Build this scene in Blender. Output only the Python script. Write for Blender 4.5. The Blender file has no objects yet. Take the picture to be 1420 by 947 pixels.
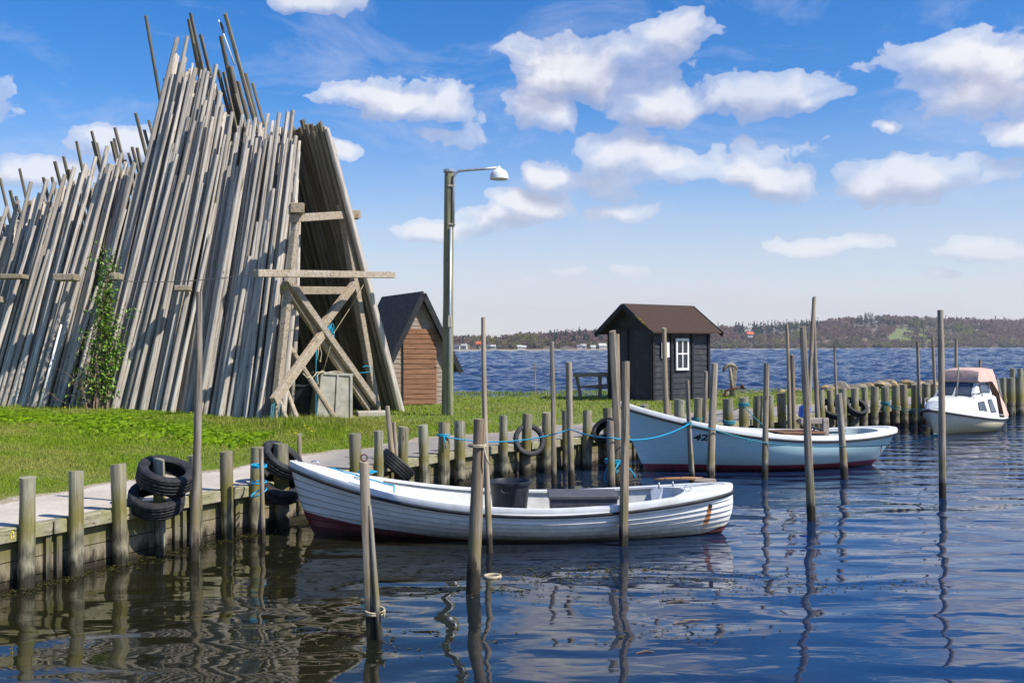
import bpy, bmesh, math, random
import numpy as np
from mathutils import Vector, Matrix
from mathutils.bvhtree import BVHTree
random.seed(7); RNG = np.random.default_rng(7)
R = math.radians; U = random.uniform
HAZE = .00011
sc = bpy.context.scene; COL = sc.collection

# ------------------------------------------------------------------ camera
_a = R(.25); _p = math.atan(12 / 1400)
CR = Vector((math.cos(_a), 0, -math.sin(_a)))
CF = Vector((0, math.cos(_p), math.sin(_p))); CF = (CF - CR * CF.dot(CR)).normalized()
CU = CR.cross(CF); CC = Vector((0, 0, 2.5))
cam = bpy.data.cameras.new('camera'); camo = bpy.data.objects.new('camera', cam); COL.objects.link(camo)
cam.sensor_width = 36; cam.lens = 36 * 1400 / 1420; cam.clip_end = 20000
camo.matrix_world = Matrix(((CR.x, CU.x, -CF.x, 0), (CR.y, CU.y, -CF.y, 0), (CR.z, CU.z, -CF.z, 2.5), (0, 0, 0, 1)))
sc.camera = camo
def ray(x, y): return CF * 1400 + CR * (x - 710) + CU * (473.5 - y)
def at(x, y, z=0.):
    d = ray(x, y); return CC + d * ((z - 2.5) / d.z)
def aty(x, y, Y):
    d = ray(x, y); return CC + d * (Y / d.y)
def lerp(a, b, t): return a + (b - a) * t
def interp(x, pts): return float(np.interp(x, [p[0] for p in pts], [p[1] for p in pts]))

# ------------------------------------------------------------------ helpers
class MB:
    def __init__(s): s.v = []; s.f = []; s.m = []
    def add(s, vs, fs, mi=0):
        o = len(s.v); s.v += [tuple(p) for p in vs]
        for f in fs: s.f.append(tuple(i + o for i in f)); s.m.append(mi)
    def box(s, c, size, rot=None, mi=0):
        x, y, z = [q / 2 for q in size]; c = Vector(c)
        vs = [Vector(p) for p in ((-x,-y,-z),(x,-y,-z),(x,y,-z),(-x,y,-z),(-x,-y,z),(x,-y,z),(x,y,z),(-x,y,z))]
        if rot is not None: vs = [rot @ p for p in vs]
        s.add([c + p for p in vs], [(0,3,2,1),(4,5,6,7),(0,1,5,4),(1,2,6,5),(2,3,7,6),(3,0,4,7)], mi); return s
    def beam(s, a, b, w, h, up=Vector((0, 0, 1)), mi=0):
        a = Vector(a); b = Vector(b); d = (b - a); L = d.length; d.normalize()
        sd = d.cross(up).normalized(); u = sd.cross(d)
        s.box((a + b) / 2, (w, L, h), Matrix((sd, d, u)).transposed(), mi); return s
    def tube(s, pts, r, n=8, cap=True, mi=0):
        pts = [Vector(p) for p in pts]; N = len(pts)
        rs = list(r) if hasattr(r, '__len__') else [r] * N
        o = len(s.v); pu = None
        for i, p in enumerate(pts):
            d = (pts[min(i + 1, N - 1)] - pts[max(i - 1, 0)]).normalized()
            if pu is None: pu = d.orthogonal().normalized()
            pu = (pu - d * pu.dot(d)); pu = pu.normalized() if pu.length > 1e-6 else d.orthogonal().normalized()
            w = d.cross(pu)
            for k in range(n):
                t = 2 * math.pi * k / n; s.v.append(tuple(p + (pu * math.cos(t) + w * math.sin(t)) * rs[i]))
        for i in range(N - 1):
            for k in range(n):
                k2 = (k + 1) % n; s.f.append((o + i*n + k, o + i*n + k2, o + i*n + n + k2, o + i*n + n + k)); s.m.append(mi)
        if cap:
            s.f.append(tuple(o + k for k in reversed(range(n)))); s.f.append(tuple(o + (N-1)*n + k for k in range(n))); s.m += [mi, mi]
        return s
    def plate(s, pts, th, mi=0):
        pts = [Vector(p) for p in pts]; n = len(pts)
        nr = Vector((0, 0, 0))
        for i in range(n): nr += pts[i].cross(pts[(i + 1) % n])
        nr.normalize(); q = [p + nr * th for p in pts]
        s.add(pts + q, [tuple(reversed(range(n))), tuple(range(n, 2*n))] + [(i, (i+1) % n, n + (i+1) % n, n + i) for i in range(n)], mi); return s
    def grid(s, rows, mi=0, closed=False):
        n = len(rows[0]); o = len(s.v)
        for r in rows: s.v += [tuple(p) for p in r]
        for i in range(len(rows) - 1):
            for k in range(n if closed else n - 1):
                k2 = (k + 1) % n; s.f.append((o + i*n + k, o + i*n + k2, o + i*n + n + k2, o + i*n + n + k)); s.m.append(mi)
        return s
    def build(s, name, mats, parent=None, loc=None, smooth=False, bevel=0, recalc=True, mw=None, autosm=None, weld=0):
        me = bpy.data.meshes.new(name)
        if parent is not None: inv = WM[parent.name].inverted()
        elif mw is not None: inv = mw.inverted()
        elif loc is not None: inv = Matrix.Translation(-Vector(loc))
        else: inv = None
        vs = s.v if inv is None else [tuple(inv @ Vector(p)) for p in s.v]
        me.from_pydata(vs, [], s.f)
        for m in (mats if isinstance(mats, (list, tuple)) else [mats]): me.materials.append(m)
        if len(set(s.m)) > 1: me.polygons.foreach_set('material_index', s.m)
        if recalc or bevel or weld:
            bm = bmesh.new(); bm.from_mesh(me)
            if weld: bmesh.ops.remove_doubles(bm, verts=bm.verts, dist=weld)
            if bevel: bmesh.ops.bevel(bm, geom=[e for e in bm.edges if len(e.link_faces) == 2 and e.calc_face_angle(0) > .6], offset=bevel, segments=1, affect='EDGES')
            if recalc: bmesh.ops.recalc_face_normals(bm, faces=bm.faces)
            bm.to_mesh(me); bm.free()
        if smooth:
            me.polygons.foreach_set('use_smooth', [True] * len(me.polygons))
            if autosm: me.set_sharp_from_angle(angle=autosm)
        ob = bpy.data.objects.new(name, me); COL.objects.link(ob)
        if parent is not None:
            ob.parent = parent; WM[ob.name] = WM[parent.name]
        elif mw is not None: ob.matrix_world = mw; WM[ob.name] = mw
        else:
            if loc is not None: ob.location = loc
            WM[ob.name] = Matrix.Translation(Vector(loc or (0, 0, 0)))
        return ob
WM = {}
def tag(o, label=None, cat=None, group=None, kind=None):
    if label: o['label'] = label
    if cat: o['category'] = cat
    if group: o['group'] = group
    if kind: o['kind'] = kind
    return o
def thing(name, label, cat, loc, rotz=0, group=None):
    o = bpy.data.objects.new(name, None); COL.objects.link(o); o.empty_display_size = .1
    mw = Matrix.Translation(Vector(loc)) @ Matrix.Rotation(rotz, 4, 'Z'); o.matrix_world = mw; WM[o.name] = mw
    return tag(o, label, cat, group)
def sag(a, b, s, n=14):
    a = Vector(a); b = Vector(b)
    return [a.lerp(b, i / n) - Vector((0, 0, s * 4 * (i / n) * (1 - i / n))) for i in range(n + 1)]
def coil(c, axis, r, turns, pitch, n=14):
    c = Vector(c); ax = Vector(axis).normalized(); u = ax.orthogonal().normalized(); w = ax.cross(u); N = int(turns * n)
    return [c + ax * (pitch * i / n) + (u * math.cos(2*math.pi*i/n) + w * math.sin(2*math.pi*i/n)) * r * (1 + .05 * math.sin(i * 1.7)) for i in range(N + 1)]

# ------------------------------------------------------------------ materials
def newmat(name):
    m = bpy.data.materials.new(name); m.use_nodes = True; nt = m.node_tree
    return m, nt, nt.nodes['Principled BSDF']
def nd(nt, t, **k):
    n = nt.nodes.new(t)
    for a, b in k.items():
        if a == 'ins':
            for i, v in b.items():
                if hasattr(v, 'is_output'): nt.links.new(v, n.inputs[i])
                else: n.inputs[i].default_value = v
        else: setattr(n, a, b)
    return n
def mth(nt, op, a, b=0., c=0., clamp=False):
    return nd(nt, 'ShaderNodeMath', operation=op, use_clamp=clamp, ins={0: a, 1: b, 2: c}).outputs[0]
def mixc(nt, f, a, b, bt='MIX'):
    n = nd(nt, 'ShaderNodeMix', data_type='RGBA', blend_type=bt)
    for i, v in ((0, f), (6, a), (7, b)):
        if hasattr(v, 'is_output'): nt.links.new(v, n.inputs[i])
        else: n.inputs[i].default_value = v if i == 0 else (*v, 1)[:4]
    return n.outputs[2]
def ramp(nt, f, stops, interp_='LINEAR'):
    n = nd(nt, 'ShaderNodeValToRGB'); nt.links.new(f, n.inputs[0]); e = n.color_ramp.elements; n.color_ramp.interpolation = interp_
    while len(e) < len(stops): e.new(.5)
    for q, (p, c) in zip(e, stops):
        q.position = p; q.color = (*c, 1) if hasattr(c, '__len__') else (c, c, c, 1)
    return n.outputs[0]
def coords(nt, kind='Object', scale=(1, 1, 1)):
    if kind == 'World': v = nd(nt, 'ShaderNodeNewGeometry').outputs['Position']
    else: v = nd(nt, 'ShaderNodeTexCoord').outputs[kind]
    return nd(nt, 'ShaderNodeMapping', ins={0: v, 3: scale}).outputs[0]
def noise(nt, vec, scale=5, detail=4, rough=.6, out=0, dist=0):
    return nd(nt, 'ShaderNodeTexNoise', ins={'Vector': vec, 'Scale': scale, 'Detail': detail, 'Roughness': rough, 'Distortion': dist}).outputs[out]
def bump(nt, b, h, strength=.4, dist=.01):
    n = nd(nt, 'ShaderNodeBump', ins={'Strength': strength, 'Distance': dist, 'Height': h}); nt.links.new(n.outputs[0], b.inputs['Normal'])
def orand(nt): return nd(nt, 'ShaderNodeObjectInfo').outputs['Random']
def pm(name, c1, c2, scale=(1, 1, 1), ns=4, rough=.7, rand=0, bs=.3, bd=.01, c3=None, spec=.3, detail=5, metal=0, lo=.35, hi=.65):
    m, nt, b = newmat(name); v = coords(nt, 'Object', scale)
    n1 = noise(nt, v, ns, detail); c = ramp(nt, n1, [(lo, c1), (hi, c2)])
    if c3 is not None:
        n2 = noise(nt, coords(nt), 2.3, 4, .65); c = mixc(nt, ramp(nt, n2, [(.52, 0.), (.68, .8)]), c, c3)
    if rand:
        k = mth(nt, 'MULTIPLY_ADD', orand(nt), 2 * rand, 1 - rand); cc = nd(nt, 'ShaderNodeCombineColor', ins={0: k, 1: k, 2: k}).outputs[0]
        c = mixc(nt, 1., c, cc, 'MULTIPLY')
    nt.links.new(c, b.inputs['Base Color']); b.inputs['Roughness'].default_value = rough; b.inputs['Specular IOR Level'].default_value = spec; b.inputs['Metallic'].default_value = metal
    if bs: bump(nt, b, n1, bs, bd)
    return m

def wood(name, cols, warm, rand=.25, scale=(26, 26, 1.6), crack=True):
    m, nt, b = newmat(name); rnd = orand(nt)
    v = nd(nt, 'ShaderNodeVectorMath', operation='ADD', ins={0: coords(nt, 'Object'), 1: nd(nt, 'ShaderNodeCombineXYZ', ins={0: mth(nt, 'MULTIPLY', rnd, 37.), 1: 0., 2: mth(nt, 'MULTIPLY', rnd, 91.)}).outputs[0]}).outputs[0]
    g = noise(nt, nd(nt, 'ShaderNodeMapping', ins={0: v, 3: scale}).outputs[0], 1, 6, .68)
    c = ramp(nt, g, [(.28, cols[0]), (.48, cols[1]), (.72, cols[2])])
    pat = noise(nt, nd(nt, 'ShaderNodeMapping', ins={0: v, 3: (3, 3, .8)}).outputs[0], 1, 4, .6)
    c = mixc(nt, ramp(nt, pat, [(.45, 0.), (.7, .55)]), c, warm)
    r2 = nd(nt, 'ShaderNodeTexWhiteNoise', noise_dimensions='1D', ins={'W': mth(nt, 'MULTIPLY', rnd, 53.7)}).outputs[0]
    c = mixc(nt, mth(nt, 'MULTIPLY', r2, .35), c, warm)
    k = mth(nt, 'MULTIPLY_ADD', rnd, 2 * rand, 1 - rand); c = mixc(nt, 1., c, nd(nt, 'ShaderNodeCombineColor', ins={0: k, 1: k, 2: k}).outputs[0], 'MULTIPLY')
    # knots
    vo = nd(nt, 'ShaderNodeTexVoronoi', ins={0: nd(nt, 'ShaderNodeMapping', ins={0: v, 3: (7, 7, 2.2)}).outputs[0], 'Scale': 1.}).outputs[0]
    kn = ramp(nt, vo, [(.07, 1.), (.13, 0.)]); c = mixc(nt, mth(nt, 'MULTIPLY', kn, .7), c, (.03, .022, .016))
    sc2 = tuple(q * 1.7 if q > 5 else q * .5 for q in scale)
    ck = noise(nt, nd(nt, 'ShaderNodeMapping', ins={0: v, 3: sc2}).outputs[0], 1, 3, .5)
    ck = ramp(nt, ck, [(.335, 1.), (.375, 0.)]); c = mixc(nt, mth(nt, 'MULTIPLY', ck, .75), c, tuple(q * .3 for q in cols[0]))
    nt.links.new(c, b.inputs['Base Color']); b.inputs['Roughness'].default_value = .85; b.inputs['Specular IOR Level'].default_value = .2
    bump(nt, b, mth(nt, 'SUBTRACT', g, mth(nt, 'MULTIPLY', ck, .4)), .6, .014)
    return m, nt, b, c
M = {}
M['pole'] = wood('weathered_pole_wood', ((.17, .15, .125), (.41, .37, .32), (.62, .58, .53)), (.45, .385, .30), .3)[0]
M['darkpole'] = wood('shaded_pole_wood', ((.085, .075, .06), (.19, .168, .135), (.32, .285, .23)), (.2, .165, .09), .25)[0]  # same pole wood with shade darkened into its colour
M['beam'] = wood('grey_beam_wood', ((.12, .1, .075), (.34, .29, .225), (.5, .44, .36)), (.3, .22, .12), .15, (14, 14, 14))[0]
M['brown'] = wood('brown_board_wood', ((.12, .06, .035), (.24, .125, .07), (.34, .2, .12)), (.22, .1, .05), .1, (2.5, 2.5, 30))[0]
M['greyboard'] = wood('grey_board_wood', ((.14, .12, .1), (.3, .26, .22), (.42, .37, .32)), (.26, .17, .1), .1, (2.5, 2.5, 30))[0]

def stakemat(name, cols, warm, moss, zs):
    m, nt, b, c = wood(name, cols, warm, .18)
    pos = nd(nt, 'ShaderNodeNewGeometry').outputs['Position']; z = nd(nt, 'ShaderNodeSeparateXYZ', ins={0: pos}).outputs[2]
    n = noise(nt, coords(nt, 'World', (9, 9, 2.5)), 1, 4, .65)
    zz = mth(nt, 'ADD', z, mth(nt, 'MULTIPLY', mth(nt, 'SUBTRACT', n, .5), .55))
    mo = ramp(nt, zz, [(zs[1] - .1, 0.), (zs[1] + .08, 1.), (zs[2], 1.), (zs[2] + .3, 0.)])
    c = mixc(nt, mth(nt, 'MULTIPLY', mo, .75), c, moss)
    dk = ramp(nt, zz, [(zs[0], 1.), (zs[0] + .14, 0.)])
    c = mixc(nt, mth(nt, 'MULTIPLY', dk, .9), c, (.016, .014, .009))
    mid = ramp(nt, zz, [(zs[3] - .12, 0.), (zs[3], 1.), (zs[3] + .12, 0.)])
    c = mixc(nt, mth(nt, 'MULTIPLY', mid, .72), c, (.04, .038, .024))
    nt.links.new(c, b.inputs['Base Color'])
    nt.links.new(ramp(nt, zz, [(.02, .35), (.2, .85)]), b.inputs['Roughness'])
    return m
M['pile'] = stakemat('quay_pile_wood', ((.085, .08, .055), (.23, .225, .165), (.36, .365, .28)), (.30, .235, .13), (.165, .14, .018), (.09, .5, .7, .36))
M['stake'] = stakemat('mooring_stake_wood', ((.065, .055, .042), (.25, .22, .175), (.46, .42, .35)), (.36, .25, .14), (.2, .165, .07), (.2, .35, .5, .1))
M['plank'] = stakemat('quay_plank_wood', ((.075, .065, .05), (.17, .155, .12), (.28, .255, .2)), (.24, .19, .11), (.13, .125, .035), (.06, .3, .5, -.3))
m, nt, b, c = wood('cap_beam_wood', ((.12, .11, .075), (.26, .235, .16), (.38, .35, .25)), (.25, .24, .07), .12, (6, 6, 20))
M['cap'] = m

def paint(name, base, dirt, red=None, zred=0, zbow=0, seam=False, rust=None, stain=None, streaks=False, rough=.35, grime_z=.12):
    m, nt, b = newmat(name); tc = nd(nt, 'ShaderNodeTexCoord').outputs['Object']; sp = nd(nt, 'ShaderNodeSeparateXYZ', ins={0: tc})
    x, y, z = sp.outputs
    n = noise(nt, nd(nt, 'ShaderNodeMapping', ins={0: tc, 3: (3, 3, 5)}).outputs[0], 1.5, 6, .65)
    c = mixc(nt, ramp(nt, n, [(.42, 0.), (.75, .6)]), base, dirt)
    sc_ = noise(nt, nd(nt, 'ShaderNodeMapping', ins={0: tc, 2: (0, .5, 0), 3: (5, 5, 30)}).outputs[0], 1., 4, .7)
    c = mixc(nt, mth(nt, 'MULTIPLY', ramp(nt, sc_, [(.62, 0.), (.7, .5)]), ramp(nt, n, [(.48, 0.), (.56, 1.)])), c, tuple(q * .5 for q in dirt))
    n3 = noise(nt, nd(nt, 'ShaderNodeMapping', ins={0: tc, 3: (11, 11, 1.1)}).outputs[0], 1., 4, .6)
    zz = mth(nt, 'ADD', z, mth(nt, 'MULTIPLY', mth(nt, 'SUBTRACT', n3, .5), .25))
    c = mixc(nt, ramp(nt, zz, [(grime_z * .3, .8), (grime_z, .4), (grime_z + .2, 0.)]), c, stain or (.19, .16, .08))
    if streaks:
        # fine pale scuff lines
        n4 = noise(nt, nd(nt, 'ShaderNodeMapping', ins={0: tc, 2: (0, .75, 0), 3: (1.6, 1.6, 26)}).outputs[0], 1.5, 3, .5, dist=.8)
        msk = noise(nt, tc, 1.4, 2, .5)
        f = mth(nt, 'MULTIPLY', ramp(nt, n4, [(.58, 0.), (.66, .7)]), ramp(nt, msk, [(.5, 0.), (.6, 1.)]))
        c = mixc(nt, f, c, (.75, .78, .78))
    if red:
        t = mth(nt, 'MULTIPLY_ADD', mth(nt, 'POWER', mth(nt, 'MAXIMUM', mth(nt, 'MAXIMUM', mth(nt, 'MULTIPLY', x, -1 / 3), mth(nt, 'MULTIPLY_ADD', x, .9, -2.0)), 0.), 2.0), zbow, zred)
        t = mth(nt, 'ADD', t, mth(nt, 'MULTIPLY', mth(nt, 'SUBTRACT', n, .5), .012))
        f = ramp(nt, mth(nt, 'ADD', mth(nt, 'MULTIPLY', mth(nt, 'SUBTRACT', t, z), 60.), .5, clamp=True), [(.3, 0.), (.7, 1.)])
        rc = mixc(nt, ramp(nt, n, [(.4, 0.), (.7, .7)]), red, tuple(q * .45 for q in red))
        rc = mixc(nt, ramp(nt, zz, [(.0, .85), (.09, 0.)]), rc, (.03, .024, .015))
        c = mixc(nt, f, c, rc)
    if rust:
        rx, z0, z1, w = rust
        d = mth(nt, 'ABSOLUTE', mth(nt, 'SUBTRACT', mth(nt, 'ADD', x, mth(nt, 'MULTIPLY', mth(nt, 'SUBTRACT', z1, z), .18)), rx))
        d = mth(nt, 'ADD', d, mth(nt, 'MULTIPLY', mth(nt, 'SUBTRACT', n3, .5), .05))
        f = mth(nt, 'MULTIPLY', ramp(nt, d, [(w * .6, 1.), (w, 0.)]), mth(nt, 'LESS_THAN', z, z1))
        f = mth(nt, 'MULTIPLY', f, ramp(nt, z, [(z0, .3), (z0 + .1, .95)])); f = mth(nt, 'MULTIPLY', f, mth(nt, 'LESS_THAN', y, 0.))
        c = mixc(nt, f, c, (.42, .13, .02))
    nt.links.new(c, b.inputs['Base Color']); b.inputs['Roughness'].default_value = rough
    bump(nt, b, noise(nt, tc, 30, 3), .05, .005)
    return m
M['whitehull'] = paint('white_hull_paint', (.80, .79, .75), (.56, .54, .47), (.17, .035, .035), .0, .36, rust=(2.62, .1, .43, .045))
M['bluehull'] = paint('pale_blue_hull_paint', (.50, .72, .73), (.43, .61, .63), (.27, .04, .055), .14, .03, streaks=True, stain=(.4, .48, .42), grime_z=.2)
M['cabinhull'] = paint('cream_hull_paint', (.74, .71, .6), (.55, .5, .34), stain=(.45, .36, .13), grime_z=.3)
M['white'] = pm('white_paint', (.7, .71, .69), (.82, .82, .8), ns=5, rough=.4, bs=.05, c3=(.62, .6, .53))
M['inner'] = pm('inner_grey_paint', (.5, .51, .48), (.64, .64, .6), ns=6, rough=.5, bs=.05, c3=(.4, .39, .33))
M['innerblue'] = pm('inner_blue_paint', (.42, .5, .48), (.52, .6, .57), ns=6, rough=.5, bs=.05)
M['sole'] = pm('boat_floor_paint', (.3, .29, .26), (.45, .43, .38), ns=6, rough=.6, c3=(.16, .13, .09))
M['rub'] = pm('black_rubber', (.018, .018, .02), (.04, .04, .042), ns=9, rough=.6, bs=.2)
M['seam'] = pm('seam_dirt_and_shade', (.05, .05, .048), (.1, .1, .095), ns=9, rough=.8, bs=0)  # grime plus the shadow line under each strake, painted dark
M['tyre'] = pm('tyre_rubber', (.013, .013, .015), (.036, .036, .038), ns=12, rough=.62, bs=.25, bd=.004, rand=.2, c3=(.06, .055, .05))
M['boxplastic'] = pm('grey_plastic', (.06, .061, .068), (.095, .096, .102), ns=8, rough=.5, bs=.1, c3=(.075, .072, .07))
M['tubplastic'] = pm('black_plastic', (.016, .018, .024), (.035, .037, .045), ns=6, rough=.42, bs=.1, c3=(.07, .07, .07))
M['bluerope'] = pm('blue_rope', (.005, .24, .42), (.02, .40, .58), ns=60, rough=.6, bs=.6, bd=.004)
M['tealrope'] = pm('teal_rope', (.02, .16, .2), (.05, .3, .36), ns=60, rough=.6, bs=.6, bd=.004)
M['palerope'] = pm('pale_rope', (.34, .28, .17), (.5, .43, .3), ns=60, rough=.8, bs=.6, bd=.004)
M['wire'] = pm('grey_wire', (.12, .11, .1), (.2, .19, .17), ns=40, rough=.6, bs=0)
M['steel'] = pm('galvanised_steel', (.34, .37, .4), (.46, .49, .52), ns=6, rough=.45, bs=.05, metal=.6)
M['iron'] = pm('rusty_iron', (.07, .03, .018), (.17, .085, .05), ns=14, rough=.8, bs=.4)
M['oldiron'] = pm('pale_old_iron', (.2, .16, .12), (.36, .31, .25), ns=9, rough=.8, bs=.3)
M['black_wall'] = pm('black_tarred_boards', (.016, .017, .021), (.04, .042, .048), (1.5, 1.5, 18), 2, rough=.55, bs=.5, bd=.012, c3=(.065, .06, .055), spec=.4)
M['black_trim'] = pm('black_trim_paint', (.012, .013, .015), (.028, .029, .032), (3, 3, 3), 4, rough=.55, bs=.2)
M['roofbrown'] = pm('brown_roofing_felt', (.045, .026, .018), (.066, .040, .028), ns=16, rough=.9, bs=.4, bd=.006, c3=(.052, .036, .028))
M['rooffelt'] = pm('grey_roofing_felt', (.075, .068, .06), (.14, .128, .115), (1, 1, 1), 6, rough=.85, bs=.3, c3=(.1, .09, .07))
M['glass'] = pm('window_glass', (.02, .025, .035), (.035, .04, .05), ns=2, rough=.08, bs=0, spec=.6)
M['boatglass'] = pm('boat_window_glass', (.05, .065, .09), (.10, .12, .16), ns=3, rough=.07, bs=0, spec=.7)  # paler base colour stands in for what the panes reflect
M['paper'] = pm('notice_paper', (.62, .62, .6), (.78, .78, .76), (6, 6, 40), 3, rough=.7, bs=0)
M['canvas'] = pm('salmon_canvas', (.56, .36, .29), (.66, .46, .38), ns=5, rough=.85, bs=.5, bd=.03, c3=(.5, .33, .25))
M['crate'] = pm('old_plastic_crate', (.27, .255, .2), (.42, .4, .33), ns=5, rough=.6, bs=.1, c3=(.36, .32, .22))
M['concrete'] = pm('old_concrete', (.36, .32, .25), (.5, .46, .38), ns=8, rough=.9, bs=.4)
M['blueplastic'] = pm('blue_plastic', (.005, .07, .42), (.01, .11, .55), ns=3, rough=.35, bs=0)
M['yellow'] = pm('yellow_petals', (.75, .5, .005), (.85, .65, .02), ns=9, rough=.7, bs=0)
M['boulder'] = pm('boulder_stone', (.13, .11, .085), (.3, .26, .2), ns=5, rough=.9, bs=.6, bd=.05, rand=.25, c3=(.62, .34, .02))
M['leaf'] = pm('shrub_leaf', (.11, .21, .015), (.2, .33, .04), ns=6, rough=.5, bs=0, spec=.4)
M['twig'] = pm('twig_bark', (.14, .09, .06), (.28, .2, .14), ns=15, rough=.9, bs=.2)
M['weed'] = pm('floating_weed', (.03, .035, .008), (.10, .085, .02), ns=12, rough=.7, bs=.3)
M['teak'] = wood('varnished_wood', ((.16, .075, .03), (.32, .17, .08), (.45, .28, .15)), (.3, .14, .06), .1, (1.5, 25, 25))[0]
M['darkhole'] = pm('dark_fitting', (.01, .009, .008), (.03, .025, .02), ns=9, rough=.6, bs=0)

# ------------------------------------------------------------------ quay line and land
Kp = [(-10.5, -1), (-9, 3.5), (-7.15, 7.2), (-5.38, 10.61), (-3.98, 13.43), (-3.0, 15.1), (-2.05, 17.0), (-.75, 19.2), (.5, 20.6), (1.9, 22.0), (3.8, 23.9), (5.8, 26.1), (7.7, 28.25), (10.9, 31.3), (15, 34.6), (19, 37.9), (25, 42.5), (40, 54)]
def smooth_poly(P, n):
    P = np.array(P, float); t = np.concatenate([[0], np.cumsum(np.hypot(*np.diff(P, axis=0).T))]); q = np.linspace(0, t[-1], n)
    X = np.stack([np.interp(q, t, P[:, 0]), np.interp(q, t, P[:, 1])], 1)
    for _ in range(6):
        Y = X.copy(); Y[1:-1] = (X[:-2] + 2 * X[1:-1] + X[2:]) / 4; X = Y
    return X
KL = smooth_poly(Kp, 400)
KT = np.gradient(KL, axis=0); KT /= np.linalg.norm(KT, axis=1)[:, None]
KN = np.stack([-KT[:, 1], KT[:, 0]], 1)          # points inland
KS = np.concatenate([[0], np.cumsum(np.hypot(*np.diff(KL, axis=0).T))])
def kerb(s):
    return (np.array([np.interp(s, KS, KL[:, 0]), np.interp(s, KS, KL[:, 1])]), np.array([np.interp(s, KS, KN[:, 0]), np.interp(s, KS, KN[:, 1])]), np.array([np.interp(s, KS, KT[:, 0]), np.interp(s, KS, KT[:, 1])]))
def kdist(P):                                     # distance inland from the kerb, vectorised
    P = np.atleast_2d(P); out = np.empty(len(P))
    for i in range(0, len(P), 20000):
        d = P[i:i+20000, None, :] - KL[None]; k = (d**2).sum(2).argmin(1); r = np.arange(len(k))
        out[i:i+20000] = (d[r, k] * KN[k]).sum(1)
    return out
def gz(P):
    d = kdist(P); s = np.clip((d - 1.0) / 5, 0, 1); s = s * s * (3 - 2 * s)
    P = np.atleast_2d(P)
    d2 = np.clip((d - 2.0) / 5, 0, 1); d2 = d2 * d2 * (3 - 2 * d2); lx = np.clip((-P[:, 0] - 4.8) / 5.5, 0, 1); lx = lx * lx * (3 - 2 * lx)
    return .625 + .14 * s + .26 * d2 * lx + .02 * np.sin(P[:, 0] * 1.3) * np.sin(P[:, 1] * .9) * s
def ground(x, y): return float(gz([(x, y)])[0])
Fp = [(-70, -1), (-70, 10), (-70, 30), (-60, 48), (-40, 52), (-20, 46), (-9, 40.5), (-1.6, 37.9), (1.3, 37.2), (4.5, 38.6), (8.2, 39.3), (12.5, 41.3), (16.6, 43.6), (22, 48), (27, 52), (42, 64)]
FL = smooth_poly(Fp, 400)
# reparametrise so far points follow kerb points sensibly
kk = [0, 40, 80, 115, 140, 165, 185, 205, 220, 240, 260, 280, 305, 330, 360, 399]
FL = np.stack([np.interp(np.arange(400), kk, [p[0] for p in Fp]), np.interp(np.arange(400), kk, [p[1] for p in Fp])], 1)
def pathw(i):
    return float(np.interp(i, [0, 60, 110, 160, 230, 300, 399], [1.8, 1.85, 2.0, 2.35, 2.4, 2.6, 2.6])) + .1 * math.sin(i * .05) + .12 * math.sin(i * .31 + 1) + .06 * math.sin(i * .93)
rows = []
ds = [0.06, .4, .8, 1.2, 1.6, 2.0, 2.4]
for d in ds: rows.append(KL + KN * d)
base = rows[-1]
LF = np.linalg.norm(FL - base, axis=1)[:, None]
for d in np.arange(.45, 16, .45): rows.append(base + (FL - base) / LF * np.minimum(d, .8 * LF * d / 16 if False else LF * (1 - np.exp(-d / LF))))
for t in (.75, .88, .95, 1.0): rows.append(base + (FL - base) * np.maximum(t, 1 - np.exp(-16 / LF) + (t - .7) * .2 * np.exp(-16 / LF)) if t < 1 else FL)
mb = MB(); rr = []
for k, r_ in enumerate(rows):
    z = gz(r_); rr.append([(p[0], p[1], q) for p, q in zip(r_, z)])
out = FL - base; out /= np.linalg.norm(out, axis=1)[:, None]
rr.append([(p[0], p[1], -.6) for p in FL + out * 1.3])
mb.grid(rr)
mg, nt, b = newmat('turf_soil')
n = noise(nt, coords(nt, 'Object'), .8, 5, .6); n2 = noise(nt, coords(nt, 'Object'), 9, 5, .7)
c = ramp(nt, n, [(.35, (.12, .17, .015)), (.55, (.15, .185, .025)), (.72, (.25, .2, .08))])
c = mixc(nt, ramp(nt, n2, [(.4, 0.), (.75, .6)]), c, (.10, .08, .04))
nt.links.new(c, b.inputs['Base Color']); b.inputs['Roughness'].default_value = .95; bump(nt, b, n2, .8, .05)
tag(mb.build('ground', mg, smooth=True), kind='structure')
mb = MB(); pr = []
for f in np.linspace(0, 1, 8):
    P = np.array([KL[i] + KN[i] * lerp(.08, pathw(i), f) for i in range(400)]); z = gz(P) + .012 - .009 * max(0, f - .8) / .2
    pr.append([(p[0], p[1], q) for p, q in zip(P, z)])
mb.grid(pr)
mp, nt, b = newmat('path_concrete')
pos = coords(nt, 'Object'); n = noise(nt, pos, 1.2, 6, .7); n2 = noise(nt, pos, 14, 5, .7); n3 = noise(nt, pos, 60, 2)
xs = nd(nt, 'ShaderNodeSeparateXYZ', ins={0: pos}).outputs[0]
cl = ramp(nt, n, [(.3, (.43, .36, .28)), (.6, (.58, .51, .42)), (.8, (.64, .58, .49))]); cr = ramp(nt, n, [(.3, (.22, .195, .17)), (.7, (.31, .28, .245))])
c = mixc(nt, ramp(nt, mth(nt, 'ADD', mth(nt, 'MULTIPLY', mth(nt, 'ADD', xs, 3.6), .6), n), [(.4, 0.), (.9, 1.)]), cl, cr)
c = mixc(nt, ramp(nt, n2, [(.45, 0.), (.75, .4)]), c, (.3, .25, .18)); c = mixc(nt, ramp(nt, n3, [(.55, 0.), (.7, .35)]), c, (.15, .13, .11))
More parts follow.
